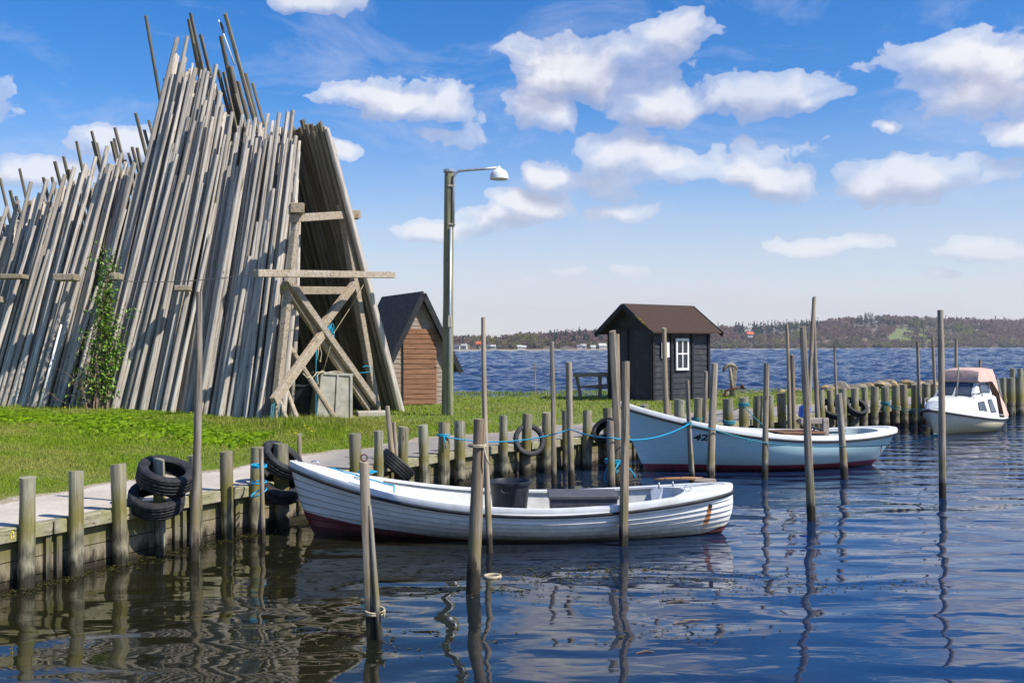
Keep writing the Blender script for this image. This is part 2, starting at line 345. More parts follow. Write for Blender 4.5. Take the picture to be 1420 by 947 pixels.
nt.links.new(c, b.inputs['Base Color']); b.inputs['Roughness'].default_value = .9; bump(nt, b, n2, .6, .02)
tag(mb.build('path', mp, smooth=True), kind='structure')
# sandy verge between path and grass
mb = MB(); pr = []
for f in (0, .5, 1):
    P = np.array([KL[i] + KN[i] * (pathw(i) - .1 + f * (.22 + .1 * math.sin(i * .37) + .07 * math.sin(i * 1.1))) for i in range(400)]); z = gz(P) + .016 - .012 * abs(f - .5) * 2
    pr.append([(p[0], p[1], q) for p, q in zip(P, z)])
mb.grid(pr)
msand = pm('pale_sand', (.2, .16, .09), (.46, .39, .29), ns=18, rough=.95, bs=.6, bd=.02)
tag(mb.build('sand_verge', msand, smooth=True), kind='structure')

# ------------------------------------------------------------------ water
mw_, nt, b = newmat('harbour_water')
pos = nd(nt, 'ShaderNodeNewGeometry').outputs['Position']; sp = nd(nt, 'ShaderNodeSeparateXYZ', ins={0: pos})
X, Y = sp.outputs[0], sp.outputs[1]
def wn(sx, sy, detail=2, rough=.5, dist=0., rot=0.): return noise(nt, nd(nt, 'ShaderNodeMapping', ins={0: pos, 2: (0, 0, rot), 3: (sx, sy, 1)}).outputs[0], 1., detail, rough, dist=dist)
swell = wn(.45, 1.15, 2, .45, .4, .12)
rip = wn(1.3, 3.2, 2, .5, .5, -.15)
fine = wn(4, 11, 3, .55, .3, .1)
chop = wn(.5, 1.1, 6, .62, .3, .1)
gust = wn(.12, .25, 2, .5, 0., .2)
# breeze grows to the right and outward past the jetty
open_ = ramp(nt, mth(nt, 'MULTIPLY', mth(nt, 'SUBTRACT', Y, 33.), 1 / 30), [(0., 0.), (.35, 1.)])
br = ramp(nt, mth(nt, 'MULTIPLY_ADD', mth(nt, 'SUBTRACT', gust, .5), .9, mth(nt, 'MULTIPLY_ADD', Y, .055, mth(nt, 'MULTIPLY_ADD', X, .055, -1.02))), [(0., .05), (.55, 1.)])
br2 = mth(nt, 'MULTIPLY_ADD', br, 1.5, .85)
roll = wn(.95, 1.75, 0, .5, .35, .1)
med = wn(.75, 2.3, 2, .5, .4, .05)
h = mth(nt, 'ADD', mth(nt, 'ADD', mth(nt, 'MULTIPLY', swell, .016), mth(nt, 'MULTIPLY', roll, .032)), mth(nt, 'MULTIPLY', rip, .0055))
h = mth(nt, 'MULTIPLY', mth(nt, 'ADD', h, mth(nt, 'MULTIPLY', mth(nt, 'MULTIPLY', med, br), .022)), br2)
h = mth(nt, 'ADD', h, mth(nt, 'MULTIPLY', mth(nt, 'MULTIPLY', fine, br), .0048))
bp = nd(nt, 'ShaderNodeBump', ins={'Strength': 1., 'Distance': 1., 'Height': h}); nt.links.new(bp.outputs[0], b.inputs['Normal'])
murk = noise(nt, pos, .35, 3)
c = mixc(nt, ramp(nt, mth(nt, 'MULTIPLY_ADD', X, .22, .28), [(0., 0.), (1., 1.)]), ramp(nt, murk, [(.3, (.008, .009, .004)), (.7, (.016, .015, .006))]), (.006, .021, .064))  # water's own tone, with reflected-sky blue painted in towards the right
b.inputs['Specular IOR Level'].default_value = .95
nt.links.new(c, b.inputs['Base Color']); b.inputs['IOR'].default_value = 1.34
nt.links.new(ramp(nt, open_, [(0., .015), (1., .12)]), b.inputs['Roughness'])
mb = MB(); mb.add([(-4000, -60, 0), (4000, -60, 0), (4000, 3200, 0), (-4000, 3200, 0)], [(0, 1, 2, 3)])
tag(mb.build('water', mw_, recalc=False), kind='structure')

# ------------------------------------------------------------------ quay wall: planks and cap beams between the piles
S0, S1 = 1.0, KS[-1] - 1
q = thing('quay_wall', 'weathered timber plank wall holding up the edge of the quay', 'quay wall', (*kerb(20)[0], 0))
pl = MB(); cb = MB(); gp = MB()
s = S0; seg = .95
while s < S1:
    (a, na, _), (c_, nb, _) = kerb(s), kerb(s + seg); a = Vector((*a, 0)); c_ = Vector((*c_, 0)); n_ = Vector((*((na + nb) / 2), 0)).normalized()
    zt = .47
    for k in range(5):
        hh = .2; z = zt - k * hh - hh / 2; off = .075 + U(-.006, .006)
        pl.beam(a + n_ * off + Vector((0, 0, z)), c_ + n_ * off + Vector((0, 0, z)), .06, hh - .012)
    d = (c_ - a).normalized()
    cb.beam(a + n_ * .03 + d * .01 + Vector((0, 0, .565 + U(-.008, .008))), c_ + n_ * .03 - d * .01 + Vector((0, 0, .565 + U(-.008, .008))), .16, .155)
    s += seg
for s_ in list(np.arange(S0, S1, .95)) :
    a, na, _ = kerb(s_ + .1); a = Vector((*a, 0)); na = Vector((*na, 0)); ta = Vector((-na.y, na.x, 0))
    for o_ in (0, .14): gp.beam(a + na * .02 + ta * o_ + Vector((0, 0, -.6)), a + na * .02 + ta * o_ + Vector((0, 0, .475)), .07, .06, up=na)
gp.build('sheet_post', M['plank'], q); pl.build('plank_wall', M['plank'], q); cb.build('cap_beam', M['cap'], q, bevel=.012)

# ------------------------------------------------------------------ piles
def roundwood(name, a, b, r0, r1, mat, label, cat, group=None, n=10, wob=.012, rings=9, below=0, tilt_top=.15, parent=None):
    a = Vector(a); b = Vector(b); d = b - a; L = d.length; ax = d.normalized()
    if below: a = a - ax * below; L += below
    q_ = ax.to_track_quat('Z', 'Y').to_matrix().to_4x4(); mw = Matrix.Translation(a) @ q_ @ Matrix.Rotation(U(0, 6.28), 4, 'Z')
    m_ = MB(); ph = U(0, 6.28); ph2 = U(0, 6.28); fr = U(2, 4); o = []
    lob = [1 + U(-.07, .07) for _ in range(n)]
    for i in range(rings):
        t = i / (rings - 1); z = t * L; r = lerp(r0, r1, t) * (1 + U(-.05, .05))
        cx = wob * L * .5 * (math.sin(fr * t + ph) - lerp(math.sin(ph), math.sin(fr + ph), t)); cy = wob * L * .5 * (math.sin(fr * .8 * t + ph2) - lerp(math.sin(ph2), math.sin(fr * .8 + ph2), t))
        o.append([(cx + math.cos(6.2832 * k / n) * r * lob[k], cy + math.sin(6.2832 * k / n) * r * lob[k], z + (math.cos(6.2832 * k / n) * r * tilt_top if i == rings - 1 else 0)) for k in range(n)])
    m_.grid(o, closed=True); m_.f.append(tuple(reversed(range(n)))); m_.f.append(tuple(range((rings - 1) * n, rings * n))); m_.m += [0, 0]
    if parent is not None:
        m_.v = [tuple(mw @ Vector(p)) for p in m_.v]; return m_.build(name, mat, parent, smooth=True, autosm=R(50))
    ob = m_.build(name, mat, smooth=True, recalc=False, autosm=R(50)); ob.matrix_world = mw; WM[ob.name] = mw
    return tag(ob, label, cat, group)

PILES = {}
def pile(px, ty, label, r=.085, group='timber piles along the quay', zt=None, key=None, off=-.1):
    # where the viewing ray through the pile meets the line of piles
    dx = ray(px, 600); az = dx.x / dx.y
    best = min((abs((kerb(s_)[0] + kerb(s_)[1] * off)[0] / max(.1, (kerb(s_)[0] + kerb(s_)[1] * off)[1]) - az), s_) for s_ in np.linspace(8, KS[-1], 1600))
    k_, n_, _ = kerb(best[1]); p = k_ + n_ * off
    top = aty(px, ty, p[1]).z if zt is None else zt
    b_ = Vector((p[0], p[1], 0)); lean = Vector((U(-.03, .03), U(-.03, .03), 0))
    o = roundwood('quay_pile', b_, b_ + lean + Vector((0, 0, top)), r * 1.03, r, M['pile'], label, 'pile', group, n=14, wob=.008, below=.9, tilt_top=U(-.2, .2))
    PILES[key or px] = (b_, top, r); return o
LB = 'round timber pile '
left_piles = [(37, 662, LB + 'at the left edge of the photo, pale green near its top', .085), (106, 653, LB + 'second from the left edge of the photo', .083), (169, 643, LB + 'directly left of the pair of hanging black tyres', .085),
    (219, 637, LB + 'carrying the pair of black tyres hung over it', .072), (272, 631, LB + 'half hidden behind the tall leaning grey stake', .08), (315, 626, LB + 'standing clear left of the pile lashed with blue rope', .083), (353, 620, LB + 'lashed to a thin stake with turns of blue rope', .083),
    (391, 615, LB + 'behind the bow of the white clinker boat, with tyres hung on it', .1), (493, 601, LB + 'standing alone on the path edge behind the white boat bow', .1), (526, 597, LB + 'just left of the tilted tyre with ribbed tread', .075), (558, 592, LB + 'just right of the tilted tyre with ribbed tread', .085),
    (587, 589, LB + 'with a strip of raw orange wood down its right side', .085), (614, 586, LB + 'with the end of the blue line knotted round it', .1), (636, 584, LB + 'just right of the one with the blue line knotted on', .1), (697, 576, LB + 'directly left of the thin hanging tyre', .085), (730, 574, LB + 'with the thin hanging tyre looped over it', .095),
    (757, 572, LB + 'directly right of the thin hanging tyre', .09), (783, 570, LB + 'half hidden by the stake below the left side of the hut', .075), (814, 569, LB + 'left of the lashed cluster of three stakes', .1), (843, 566, LB + 'behind the lashed cluster, with a small dark tyre at its left', .1)]
for p in left_piles: pile(*p)
right_piles = [(895, 561, .1), (925, 557, .08), (976, 553, .09), (944, 554, .13), (966, 552, .1), (1010, 553, .13), (1031, 551, .12), (1050, 549, .12), (1069, 548, .1), (1084, 545, .12), (1119, 545, .06), (1139, 541, .1), (1153, 541, .09), (1169, 539, .11), (1185, 538, .12), (1199, 536, .1), (1213, 536, .115), (1228, 536, .12), (1242, 535, .12), (1255, 533, .12), (1269, 533, .12), (1283, 532, .13), (1294, 533, .09), (1307, 531, .1), (1318, 531, .1), (1331, 530, .1)]
NUM = ['first', 'second', 'third', 'fourth', 'fifth', 'sixth', 'seventh', 'eighth', 'ninth', 'tenth', 'eleventh', 'twelfth', 'thirteenth', 'fourteenth', 'fifteenth', 'sixteenth', 'seventeenth', 'eighteenth', 'nineteenth', 'twentieth']
right_piles.sort()
nb = [p for p in right_piles if p[0] < 1110]; nr = [p for p in right_piles if p[0] >= 1110]
for i, (x, y, r) in enumerate(nb):
    lab = LB + f'behind the pale blue boat, {NUM[i]} counting from its bow'
    if x == 1031: lab = LB + 'behind the pale blue boat with a teal rope looped over its top'
    pile(x, y, lab, r)
for i, (x, y, r) in enumerate(nr):
    lab = LB + f'left of the cabin boat, {NUM[i]} counting from the thin blue knotted one'
    if x == 1153: lab = LB + 'carrying the left of the two tyres beside the blue boat stern'
    if x == 1185: lab = LB + 'carrying the right of the two tyres beside the blue boat stern'
    if x == 1228: lab = LB + 'with the cabin boat teal mooring rope wound round it'
    pile(x, y, lab, r)
for i, (x, y, r) in enumerate([(1380, 527, .1), (1392, 524, .1), (1402, 524, .15), (1414, 523, .16)]):
    pile(x, y, LB + ['just showing behind the pink canopy of the cabin boat', 'behind the stern of the cabin boat, split at the top', 'right of the cabin boat stern, thicker than its left neighbour', 'nearest the right edge of the photo at the end of the row'][i], r)
for i, (x, y) in enumerate([(1404, 511), (1416, 511)]):
    pile(x, y, LB + ['taller, behind the row at the right edge, left of two', 'taller, behind the row at the right edge, right of two'][i], .1, off=1.2)

for x in range(1430, 1650, 13): pile(x, 523, 'round timber pile of the row running on past the right edge of the photo', .14, group='piles running on past the right edge')
# ------------------------------------------------------------------ mooring stakes
def stake(bx, by, tx, ty, w, label, Y=None, lean=0, mat='stake', zb=0, wob=.012, wt=None, name='mooring_stake'):
    b_ = at(bx, by, zb) if Y is None else aty(bx, by, Y)
    t_ = aty(tx, ty, b_.y + lean); r = w / 2 * b_.y / 1400
    return roundwood(name, b_, t_, r * 1.08, (wt / 2 * b_.y / 1400) if wt else r * .85, M[mat], label, 'stake', 'stakes standing in the harbour', n=10, wob=wob, rings=14, below=.9 if zb == 0 else .3, tilt_top=U(-.4, .4)), b_, t_
ST = {}
def st(key, *a, **k): ST[key] = stake(*a, **k)
st('tall', 267, 777, 276, 405, 14, 'tall grey stake leaning right beside the pair of hanging tyres', wt=8, wob=.02)
st('lash', 365, 752, 362, 621, 7, 'thin stake lashed with blue rope to a quay pile left of the white boat')
st('front', 518, 884, 505, 640, 16, 'thick weathered stake nearest the camera with an iron ring screwed in its top', wt=13)
st('front2', 525, 886, 512, 700, 11, 'shorter stake tied with pale rope to the right side of the nearest stake', lean=.03, wt=6)
st('rope', 655, 822, 665, 581, 19, 'thick frayed stake with a pale rope knot in front of the black tub', wt=16)
st('thin', 680, 766, 670, 440, 9, 'long thin stake rising left of the black tub in front of the white boat', wt=6)
st('aft', 864, 756, 868, 501, 13, 'stake standing in front of the white boat right of the grey box', wt=11)
st('s765', 769, 672, 765, 474, 8, 'slim straight stake rising in front of the water between lamp post and hut', wt=6, Y=18.9)
st('s790', 792, 675, 789, 502, 9, 'stake that the blue mooring line crosses, left of the hut bench', wt=9, Y=18.6)
st('t1', 848, 690, 846, 583, 12, 'shortest of the three stakes lashed together with blue rope', Y=17.2, wt=10)
st('t2', 861, 690, 849, 459, 13, 'tallest crooked stake of the three lashed together with blue rope', Y=17.4, wob=.03, wt=10)
st('t3', 857, 690, 856, 463, 10, 'straight stake at the back of the three lashed together with blue rope', Y=17.9, wt=6)
st('hut', 926, 600, 921, 455, 8, 'slim stake rising in front of the hut wall, left of its window', Y=22.9, wt=6)
st('b1', 960, 676, 953, 527, 9, 'thin pointed stake in front of the blue boat bow, left of its painted number', wt=5)
st('b2', 987, 672, 991, 504, 11, 'crooked stake in front of the blue boat bow, right of its painted number', wob=.025, wt=9)
st('b3', 978, 600, 979, 515, 6, 'short slim stake behind the blue boat, under the right end of the hut', Y=24.2, wt=5)
st('b4', 1060, 664, 1063, 504, 9, 'stake in front of the middle of the blue boat', wt=7)
st('c1', 1095, 612, 1091, 450, 7, 'tallest of the tight bundle of three stakes behind the blue boat', Y=26.0, wt=4)
st('c2', 1097, 612, 1096, 493, 8, 'left shorter stake of the bundle of three behind the blue boat', Y=26.3, wt=7)
st('c3', 1101, 612, 1099, 492, 6, 'right shorter stake of the bundle of three behind the blue boat', Y=26.1, wt=5)
st('big', 1126, 722, 1113, 453, 13, 'long stake standing free in front of the blue boat stern half', wt=9, wob=.012)
st('d1', 1120, 605, 1129, 412, 7, 'very tall dark stake crossing behind the free standing stake, leaning right', Y=27, wt=5)
st('d2', 1136, 603, 1128, 415, 8, 'very tall pale stake crossing behind the free standing stake, leaning left', Y=27.3, wt=4)
st('b5', 1170, 664, 1163, 546, 11, 'short stake in front of the blue boat stern', wt=8)
st('e1', 1161, 590, 1157, 475, 5, 'thin rod like stake rising above the quay left of the two far tyres', Y=29.5, wt=3)
st('right', 1307, 690, 1304, 430, 10, 'long straight stake in front of the cabin boat with a rope tied on', wt=8)
st('f1', 1275, 590, 1272, 475, 5, 'slim stake behind the quay piles left of the cabin boat, the left of two', Y=31.5, wt=4)
st('f2', 1299, 590, 1293, 466, 5, 'slim stake behind the quay piles left of the cabin boat, the right of two', Y=33.5, wt=4)
st('f3', 1325, 560, 1326, 470, 4, 'thin stake in the open water behind the cabin boat cover, left of two', Y=46, wt=4)
st('f4', 1359, 552, 1359, 499, 3.5, 'short thin stake in the open water behind the pink canopy', Y=52, wt=3.5)
st('g1', 743, 556, 741, 503, 1.6, 'very thin rod standing in the water behind the hut bench', Y=47, wt=1.5)
st('h1', 545, 640, 537, 563, 8, 'longer of two thin stakes leaning at the quay edge by the tilted tyre', Y=17.4, zb=.1, wt=6)
st('h2', 550, 640, 546, 585, 6, 'shorter of two thin stakes leaning at the quay edge by the tilted tyre', Y=17.6, zb=.1, wt=5)
st('h3', 415, 680, 415, 602, 7, 'short thin stake standing on the quay just behind the white boat bow', Y=14.9, zb=.1, wt=6)
# fittings that belong to single stakes
o = ST['front'][0]; t_ = ST['front'][2]
WM_s = WM[o.name]
ring = MB(); ring.tube([t_ + Vector((.028 * math.cos(k * .5236), 0, .035 + .028 * math.sin(k * .5236))) for k in range(13)], .006, 6, cap=False); ring.build('ring_bolt', M['iron'], o, smooth=True)

# ------------------------------------------------------------------ tyres
def tyre(c, axis, R_=.33, w=.2, label='', rin=.6, seg=72, spin=0):
    hw = w / 2; ri = R_ * rin
    prof = [(ri, hw * .72), (ri * 1.06, hw * .9), (lerp(ri, R_, .5), hw * 1.04), (lerp(ri, R_, .85), hw), (R_ * .985, hw * .88)]
    for g in (.62, .2, -.2, -.62):
        prof += [(R_, hw * (g + .16)), (R_ * .972, hw * (g + .06)), (R_ * .972, hw * (g - .02)), (R_, hw * (g - .07))]
    prof += [(R_ * .985, -hw * .88), (lerp(ri, R_, .85), -hw), (lerp(ri, R_, .5), -hw * 1.04), (ri * 1.06, -hw * .9), (ri, -hw * .72), (ri * 1.03, -hw * .62), (lerp(ri, R_, .55), -hw * .86), (R_ * .94, -hw * .7), (R_ * .95, 0), (R_ * .94, hw * .7), (lerp(ri, R_, .55), hw * .86), (ri * 1.03, hw * .62)]
    ax = Vector(axis).normalized(); u = ax.orthogonal().normalized(); v = ax.cross(u); c = Vector(c); m_ = MB(); rows = []
    for k in range(seg):
        t = 2 * math.pi * k / seg; dr = u * math.cos(t) + v * math.sin(t)
        rows.append([c + dr * (r - (.006 if (k % 3 == 0 and r > R_ * .98 and abs(a_) > hw * .3) else 0)) + ax * a_ for r, a_ in prof])
    rows.append(rows[0])
    m_.grid(rows, closed=True)
    return tag(m_.build('car_tyre', M['tyre'], loc=c, smooth=True, autosm=R(35), weld=.0005), label, 'tyre', 'tyres hung along the quay as fenders')
pb = PILES[219][0]
tyre((pb.x + .1, pb.y - .05, .985), (.33, -.3, 1), .345, .215, 'black tyre hung over a quay pile at left, the upper of the pair', .62)
tyre((pb.x + .0, pb.y - .09, .70), (.22, -.45, 1), .335, .2, 'black tyre hung over a quay pile at left, the lower of the pair', .62)
pb = PILES[391][0]
tyre((pb.x - .02, pb.y - .05, .95), (.62, -.25, .8), .33, .2, 'black tyre half hidden by the white boat bow, the upper of two', .62)
tyre((pb.x - .02, pb.y - .1, .60), (.45, -.5, 1), .33, .2, 'black tyre half hidden by the white boat bow, the lower of two', .62)
p_ = aty(549, 646, 16.9)
tyre(p_, (.64, .22, .74), .33, .24, 'ribbed black tyre standing tilted at the quay edge behind the white boat', .6)
pb = PILES[730][0]
tyre((pb.x + .06, pb.y - .06, .71), (.35, -1, .35), .33, .1, 'thin black scooter tyre looped over a quay pile', .72)
tyre(aty(838, 597, 21.4), (-.6, -.5, .7), .3, .19, 'small dark tyre partly hidden behind the lashed cluster of stakes', .6)
pb = PILES[1153][0]
tyre((pb.x, pb.y - .08, .73), (.1, -.62, .7), .36, .2, 'left of the two tyres on the quay piles beside the blue boat stern', .66)
pb = PILES[1185][0]
tyre((pb.x + .02, pb.y - .08, .73), (.2, -.62, .7), .36, .2, 'right of the two tyres on the quay piles beside the blue boat stern', .66)

# ------------------------------------------------------------------ boats
class Hull:
    def __init__(s, bx, ex, zk, zs, B, pb, ps, umax, fb=1.4, fs=.9, mid=2.6):
        s.bx, s.ex, s.zk, s.zs, s.B, s.pb, s.ps, s.um, s.fb, s.fs, s.mid = bx, ex, zk, zs, B, pb, ps, umax, fb, fs, mid
    def beam(s, u):
        if u < s.um: return s.B * max(0, math.sin(math.pi / 2 * u / s.um)) ** s.pb
        return s.B * max(0, math.sin(math.pi / 2 * (1 - u) / (1 - s.um))) ** s.ps
    def P(s, u, v, side, off=0.):
        e = max(0, 1 - u / s.um) ** 1.6 if u < s.um else 0; e2 = max(0, (u - s.um) / (1 - s.um)) ** 2.2
        w = 1 - (1 - v) ** s.mid; w = lerp(w, v ** s.fb, e); w = lerp(w, v ** s.fs, e2)
        x = lerp(s.bx(v), s.ex(v), u); zb = s.zk(u); z = lerp(zb, s.zs(u), v); b = s.beam(u)
        y = max(0, b * w + off * min(1, b / .12))
        return Vector((x, side * y, z))
US = [.5 - .5 * math.cos(math.pi * i / 46) for i in range(47)]
def boat_hull(h, root, mat, strakes=0, name='hull', seam=None):
    m_ = MB()
    for side in (-1, 1):
        rows = []; tags = []
        if strakes:
            vs = [0, .12, .24] + [lerp(.24, 1, k / strakes) for k in range(1, strakes)]; rows.append([h.P(u, 0, side) for u in US]); vl = vs[1:] + [1]
            for k, v in enumerate(vl):
                rows.append([h.P(u, v, side, 0.) for u in US]); tags.append(0)
                if v < 1 and k > 0: rows.append([h.P(u, v + .013, side, .024) for u in US]); tags.append(1)
        else:
            for v in np.linspace(0, 1, 15): rows.append([h.P(u, v, side) for u in US]); tags.append(0)
            tags = tags[1:]
        if strakes:
            # planks are straight between seams
            pass
        for i in range(len(rows) - 1): m_.grid([[root_m @ p for p in rows[i]], [root_m @ p for p in rows[i + 1]]], tags[i])
    return m_.build(name, [mat, seam or mat], root, smooth=True, autosm=R(22), weld=.0008)
def follow(h, us, prof, side, v=1.):
    # sweep a small profile [(dy outward, dz)] along the sheer
    rows = []
    for i, u in enumerate(us):
        p = h.P(u, v, side); a_ = h.P(us[max(i-1, 0)], v, side); b_ = h.P(us[min(i+1, len(us)-1)], v, side); t = (b_ - a_); t.z = 0
        t = t.normalized() if t.length > 1e-6 else Vector((1, 0, 0)); n_ = Vector((t.y, -t.x, 0)) * (1 if side < 0 else -1)
        rows.append([root_m @ (p + n_ * dy + Vector((0, 0, dz))) for dy, dz in prof])
    return rows
def sheer_ring(h, prof):
    us = [.5 - .5 * math.cos(math.pi * i / 70) for i in range(1, 70)]
    return follow(h, us, prof, -1) + list(reversed(follow(h, us, prof, 1)))
def lw(p): return root_m @ Vector(p)

# --- white clinker boat
wb = thing('clinker_boat', 'white clinker built boat with red bottom and rust stain, closest to the camera', 'boat', (0, 13.78, 0)); root_m = WM[wb.name]
HW = Hull(lambda v: lerp(-2.62, -3.03, v) - .06 * math.sin(math.pi * v), lambda v: lerp(2.72, 2.98, v) + .12 * math.sin(math.pi * v), lambda u: -.18 + .02 * (abs(u - .5) * 2) ** 3,
          lambda u: .44 + (.54 * (1 - u / .58) ** 2.1 if u < .58 else .2 * ((u - .58) / .42) ** 1.7), .9, .72, .5, .55, 1.25, .8, 2.7)
hull_w = boat_hull(HW, wb, M['whitehull'], 8, seam=M['seam'])
mb = MB(); mb.grid(sheer_ring(HW, [(-.09, .0), (-.09, .03), (.012, .034), (.02, .0), (.012, -.045)])+sheer_ring(HW, [(-.09, .0), (-.09, .03), (.012, .034), (.02, .0), (.012, -.045)])[:1]); mb.build('gunwale', M['white'], wb, smooth=True, autosm=R(40))
rb = sheer_ring(HW, [(.012, -.048), (.032, -.046), (.036, -.068), (.03, -.088), (.008, -.086)]); mb = MB(); mb.grid(rb + rb[:1]); mb.build('rub_strake', M['rub'], wb, smooth=True)
mb = MB()
for side in (-1, 1): mb.grid([[root_m @ h_ for h_ in [HW.P(u, v, side, -.055) for u in US[5:-3]]] for v in (.28, .5, .75, .985)])
mb.build('inner_lining', M['inner'], wb, smooth=True)
mb = MB()
us = US[7:-5]; mb.grid([[lw((HW.P(u, .4, -1).x, -HW.P(u, .4, -1, -.055).y * s_ * -1, .07)) for u in us] for s_ in (-1, 1)]); mb.build('floor_boards', M['sole'], wb)
def deck(h, u0, u1, dz, camber, inset=.05, n=16, m=9):
    rows = []
    for i in range(n):
        u = lerp(u0, u1, i / (n - 1)); p = h.P(u, 1, 1); hy = max(.004, p.y - inset); rows.append([lw((p.x, lerp(-hy, hy, k / (m - 1)), p.z + dz + camber * (1 - (2 * k / (m - 1) - 1) ** 2))) for k in range(m)])
    return rows
mb = MB(); rws = deck(HW, .006, .2, .014, .03); mb.grid(rws)
mb.grid([rws[-1], [Vector((p.x, p.y, p.z - .22)) for p in rws[-1]]]); mb.build('fore_deck', M['white'], wb)
mb = MB(); rows = []
for i in range(14):          # stern deck with a curved hollow front edge
    u = lerp(.83, .995, i / 13); p = HW.P(u, 1, 1); hy = max(.004, p.y - .05); row = []
    for k in range(9):
        f = 2 * k / 8 - 1; ux = lerp(u, .995, (1 - abs(f) ** 2) * .38 * (1 - i / 13)); q_ = HW.P(ux, 1, 1); hy2 = max(.004, HW.P(u, 1, 1).y - .05)
        row.append(lw((q_.x, f * hy2, q_.z + .014 + .02 * (1 - f * f))))
    rows.append(row)
mb.grid(rows); cw = WM[wb.name].translation; mb.grid([rows[0], [Vector((p.x, cw.y + (p.y - cw.y) * .55, .22)) for p in rows[0]]]); mb.build('stern_deck', M['white'], wb)
def box_lid(root, name, c, sx, sy, sz, mat, lidmat, rz=0, inset=.02):
    r_ = Matrix.Rotation(rz, 3, 'Z'); m_ = MB(); c = Vector(c)
    vs = []
    for z, k in ((0, .95), (sz, 1)):
        for x, y in ((-1, -1), (1, -1), (1, 1), (-1, 1)): vs.append(c + r_ @ Vector((x * sx / 2 * k, y * sy / 2 * k, z)))
    m_.add(vs, [(3, 2, 1, 0), (4, 5, 6, 7), (0, 1, 5, 4), (1, 2, 6, 5), (2, 3, 7, 6), (3, 0, 4, 7)])
    return m_.build(name, mat, root, bevel=.012)
# midships thwart ledge
mb = MB(); mb.box(lw((-.62, 0, .28)), (.34, 1.5, .03)); mb.build('thwart', M['inner'], wb, bevel=.006)
# eyelet and drain fitting at the stern
def on_hull(bvh, x, z, side=-1):
    loc, nr, _, _ = bvh.ray_cast(Vector((x, side * 3, z)), Vector((0, -side, 0))); return loc, nr
def bvh_of(o): return BVHTree.FromPolygons([v.co for v in o.data.vertices], [tuple(p.vertices) for p in o.data.polygons])
bw = bvh_of(hull_w); l_, n_ = on_hull(bw, 2.62, .42)
if l_:
    mb = MB(); mb.tube([lw(l_ - n_ * .01), lw(l_ + n_ * .008)], .028, 12); mb.build('drain_fitting', M['darkhole'], wb)
mb = MB(); mb.tube([lw((2.35 + .045 * math.cos(t), -.22, .64 + .04 * math.sin(t))) for t in np.linspace(0, 2 * math.pi, 15)], .006, 6, cap=False); mb.tube([lw((1.98, -.1, .62)), lw((1.98, -.1, .7))], .012, 6); mb.tube([lw((2.2, .1, .62)), lw((2.2, .1, .69))], .01, 6); mb.build('rowlock', M['steel'], wb, smooth=True)
mb = MB(); mb.tube([lw((-2.72, -.12, 1.0)), lw((-2.66, -.13, 1.02)), lw((-2.6, -.15, .97))], .012, 6); mb.build('cleat', M['steel'], wb, smooth=True)
# loose things lying in the white boat
t = thing('storage_box', 'dark grey plastic storage box with a lid, standing in the white clinker boat', 'box', lw((.95, .0, .075))); bx = box_lid(t, 'box_body', lw((.95, -.02, .075)), .9, .56, .44, M['boxplastic'], None)
mb = MB(); c0 = lw((.95, -.02, .52)); mb.add([c0 + Vector(p) for p in ((-.47,-.30,-.015),(.47,-.30,-.015),(.47,.30,-.015),(-.47,.30,-.015),(-.47,-.30,.03),(.47,-.30,.03),(.47,.30,.05),(-.47,.30,.05))], [(3,2,1,0),(4,5,6,7),(0,1,5,4),(1,2,6,5),(2,3,7,6),(3,0,4,7)]); ld = mb.build('lid', M['boxplastic'], t, bevel=.008)
t = thing('round_tub', 'big round black plastic tub standing in the white clinker boat', 'tub', lw((-.04, .12, .075)))
mb = MB(); cc = lw((-.04, .12, .205)); rows = []
for z, r in ((0, .2), (0, .225), (.2, .245), (.46, .275), (.46, .30), (.50, .305), (.505, .285), (.46, .265), (.1, .215), (.05, .02)): rows.append([cc + Vector((r * math.cos(k * math.pi / 16), r * math.sin(k * math.pi / 16), z)) for k in range(32)])
mb.grid(rows, closed=True); mb.build('tub_body', M['tubplastic'], t, smooth=True, autosm=R(40))
for sgn in (-1, 1):
    mb = MB(); mb.tube([cc + Vector((sgn * .05 + .07 * math.cos(t_), -.31 * 1 if sgn < 0 else .31, .42 + .05 * math.sin(t_))) for t_ in np.linspace(math.pi, 2 * math.pi, 8)], .012, 6); mb.build('handle', M['tubplastic'], t, smooth=True)
t = thing('tiller', 'brown wooden tiller lying across the stern deck of the white clinker boat', 'tiller', lw((2.45, .15, .66)))
mb = MB(); mb.tube([lw((1.95, .1, .715)), lw((2.1, .11, .725)), lw((2.4, .13, .73)), lw((2.62, .15, .715))], [.016, .018, .02, .024], 8); mb.build('handle', M['teak'], t, smooth=True)
mb = MB(); mb.beam(lw((2.5, .14, .71)), lw((2.8, .17, .69)), .07, .045); mb.build('tiller_head', M['greyboard'], t, bevel=.006)
mb = MB(); pts = [lw((-2.35, -.05, .905)), lw((-2.1, .05, .87)), lw((-1.98, -.02, .86))]
mb.tube([lw((-2.5 + .9 * f, .1 - .25 * f + .02 * math.sin(f * 20), HW.zs(max(0, (.5 + (-2.5 + .9 * f) / 6))) + .075 - .03 * abs(f - .3))) for f in np.linspace(0, 1, 24)] + [lw((-1.58, -.33, .62)), lw((-1.56, -.36, .5))], .011, 6)
for k in range(3): mb.tube(coil(lw((-2.02 + k * .03, -.02 - k * .02, .83 + .015 * k)), (.1, .1, 1), .085 + .012 * k, 1.4, .012), .011, 6)
tag(mb.build('mooring_rope', M['bluerope'], loc=lw((-2.2, 0, .85)), smooth=True), 'bright blue rope heaped on the foredeck of the white clinker boat', 'rope')

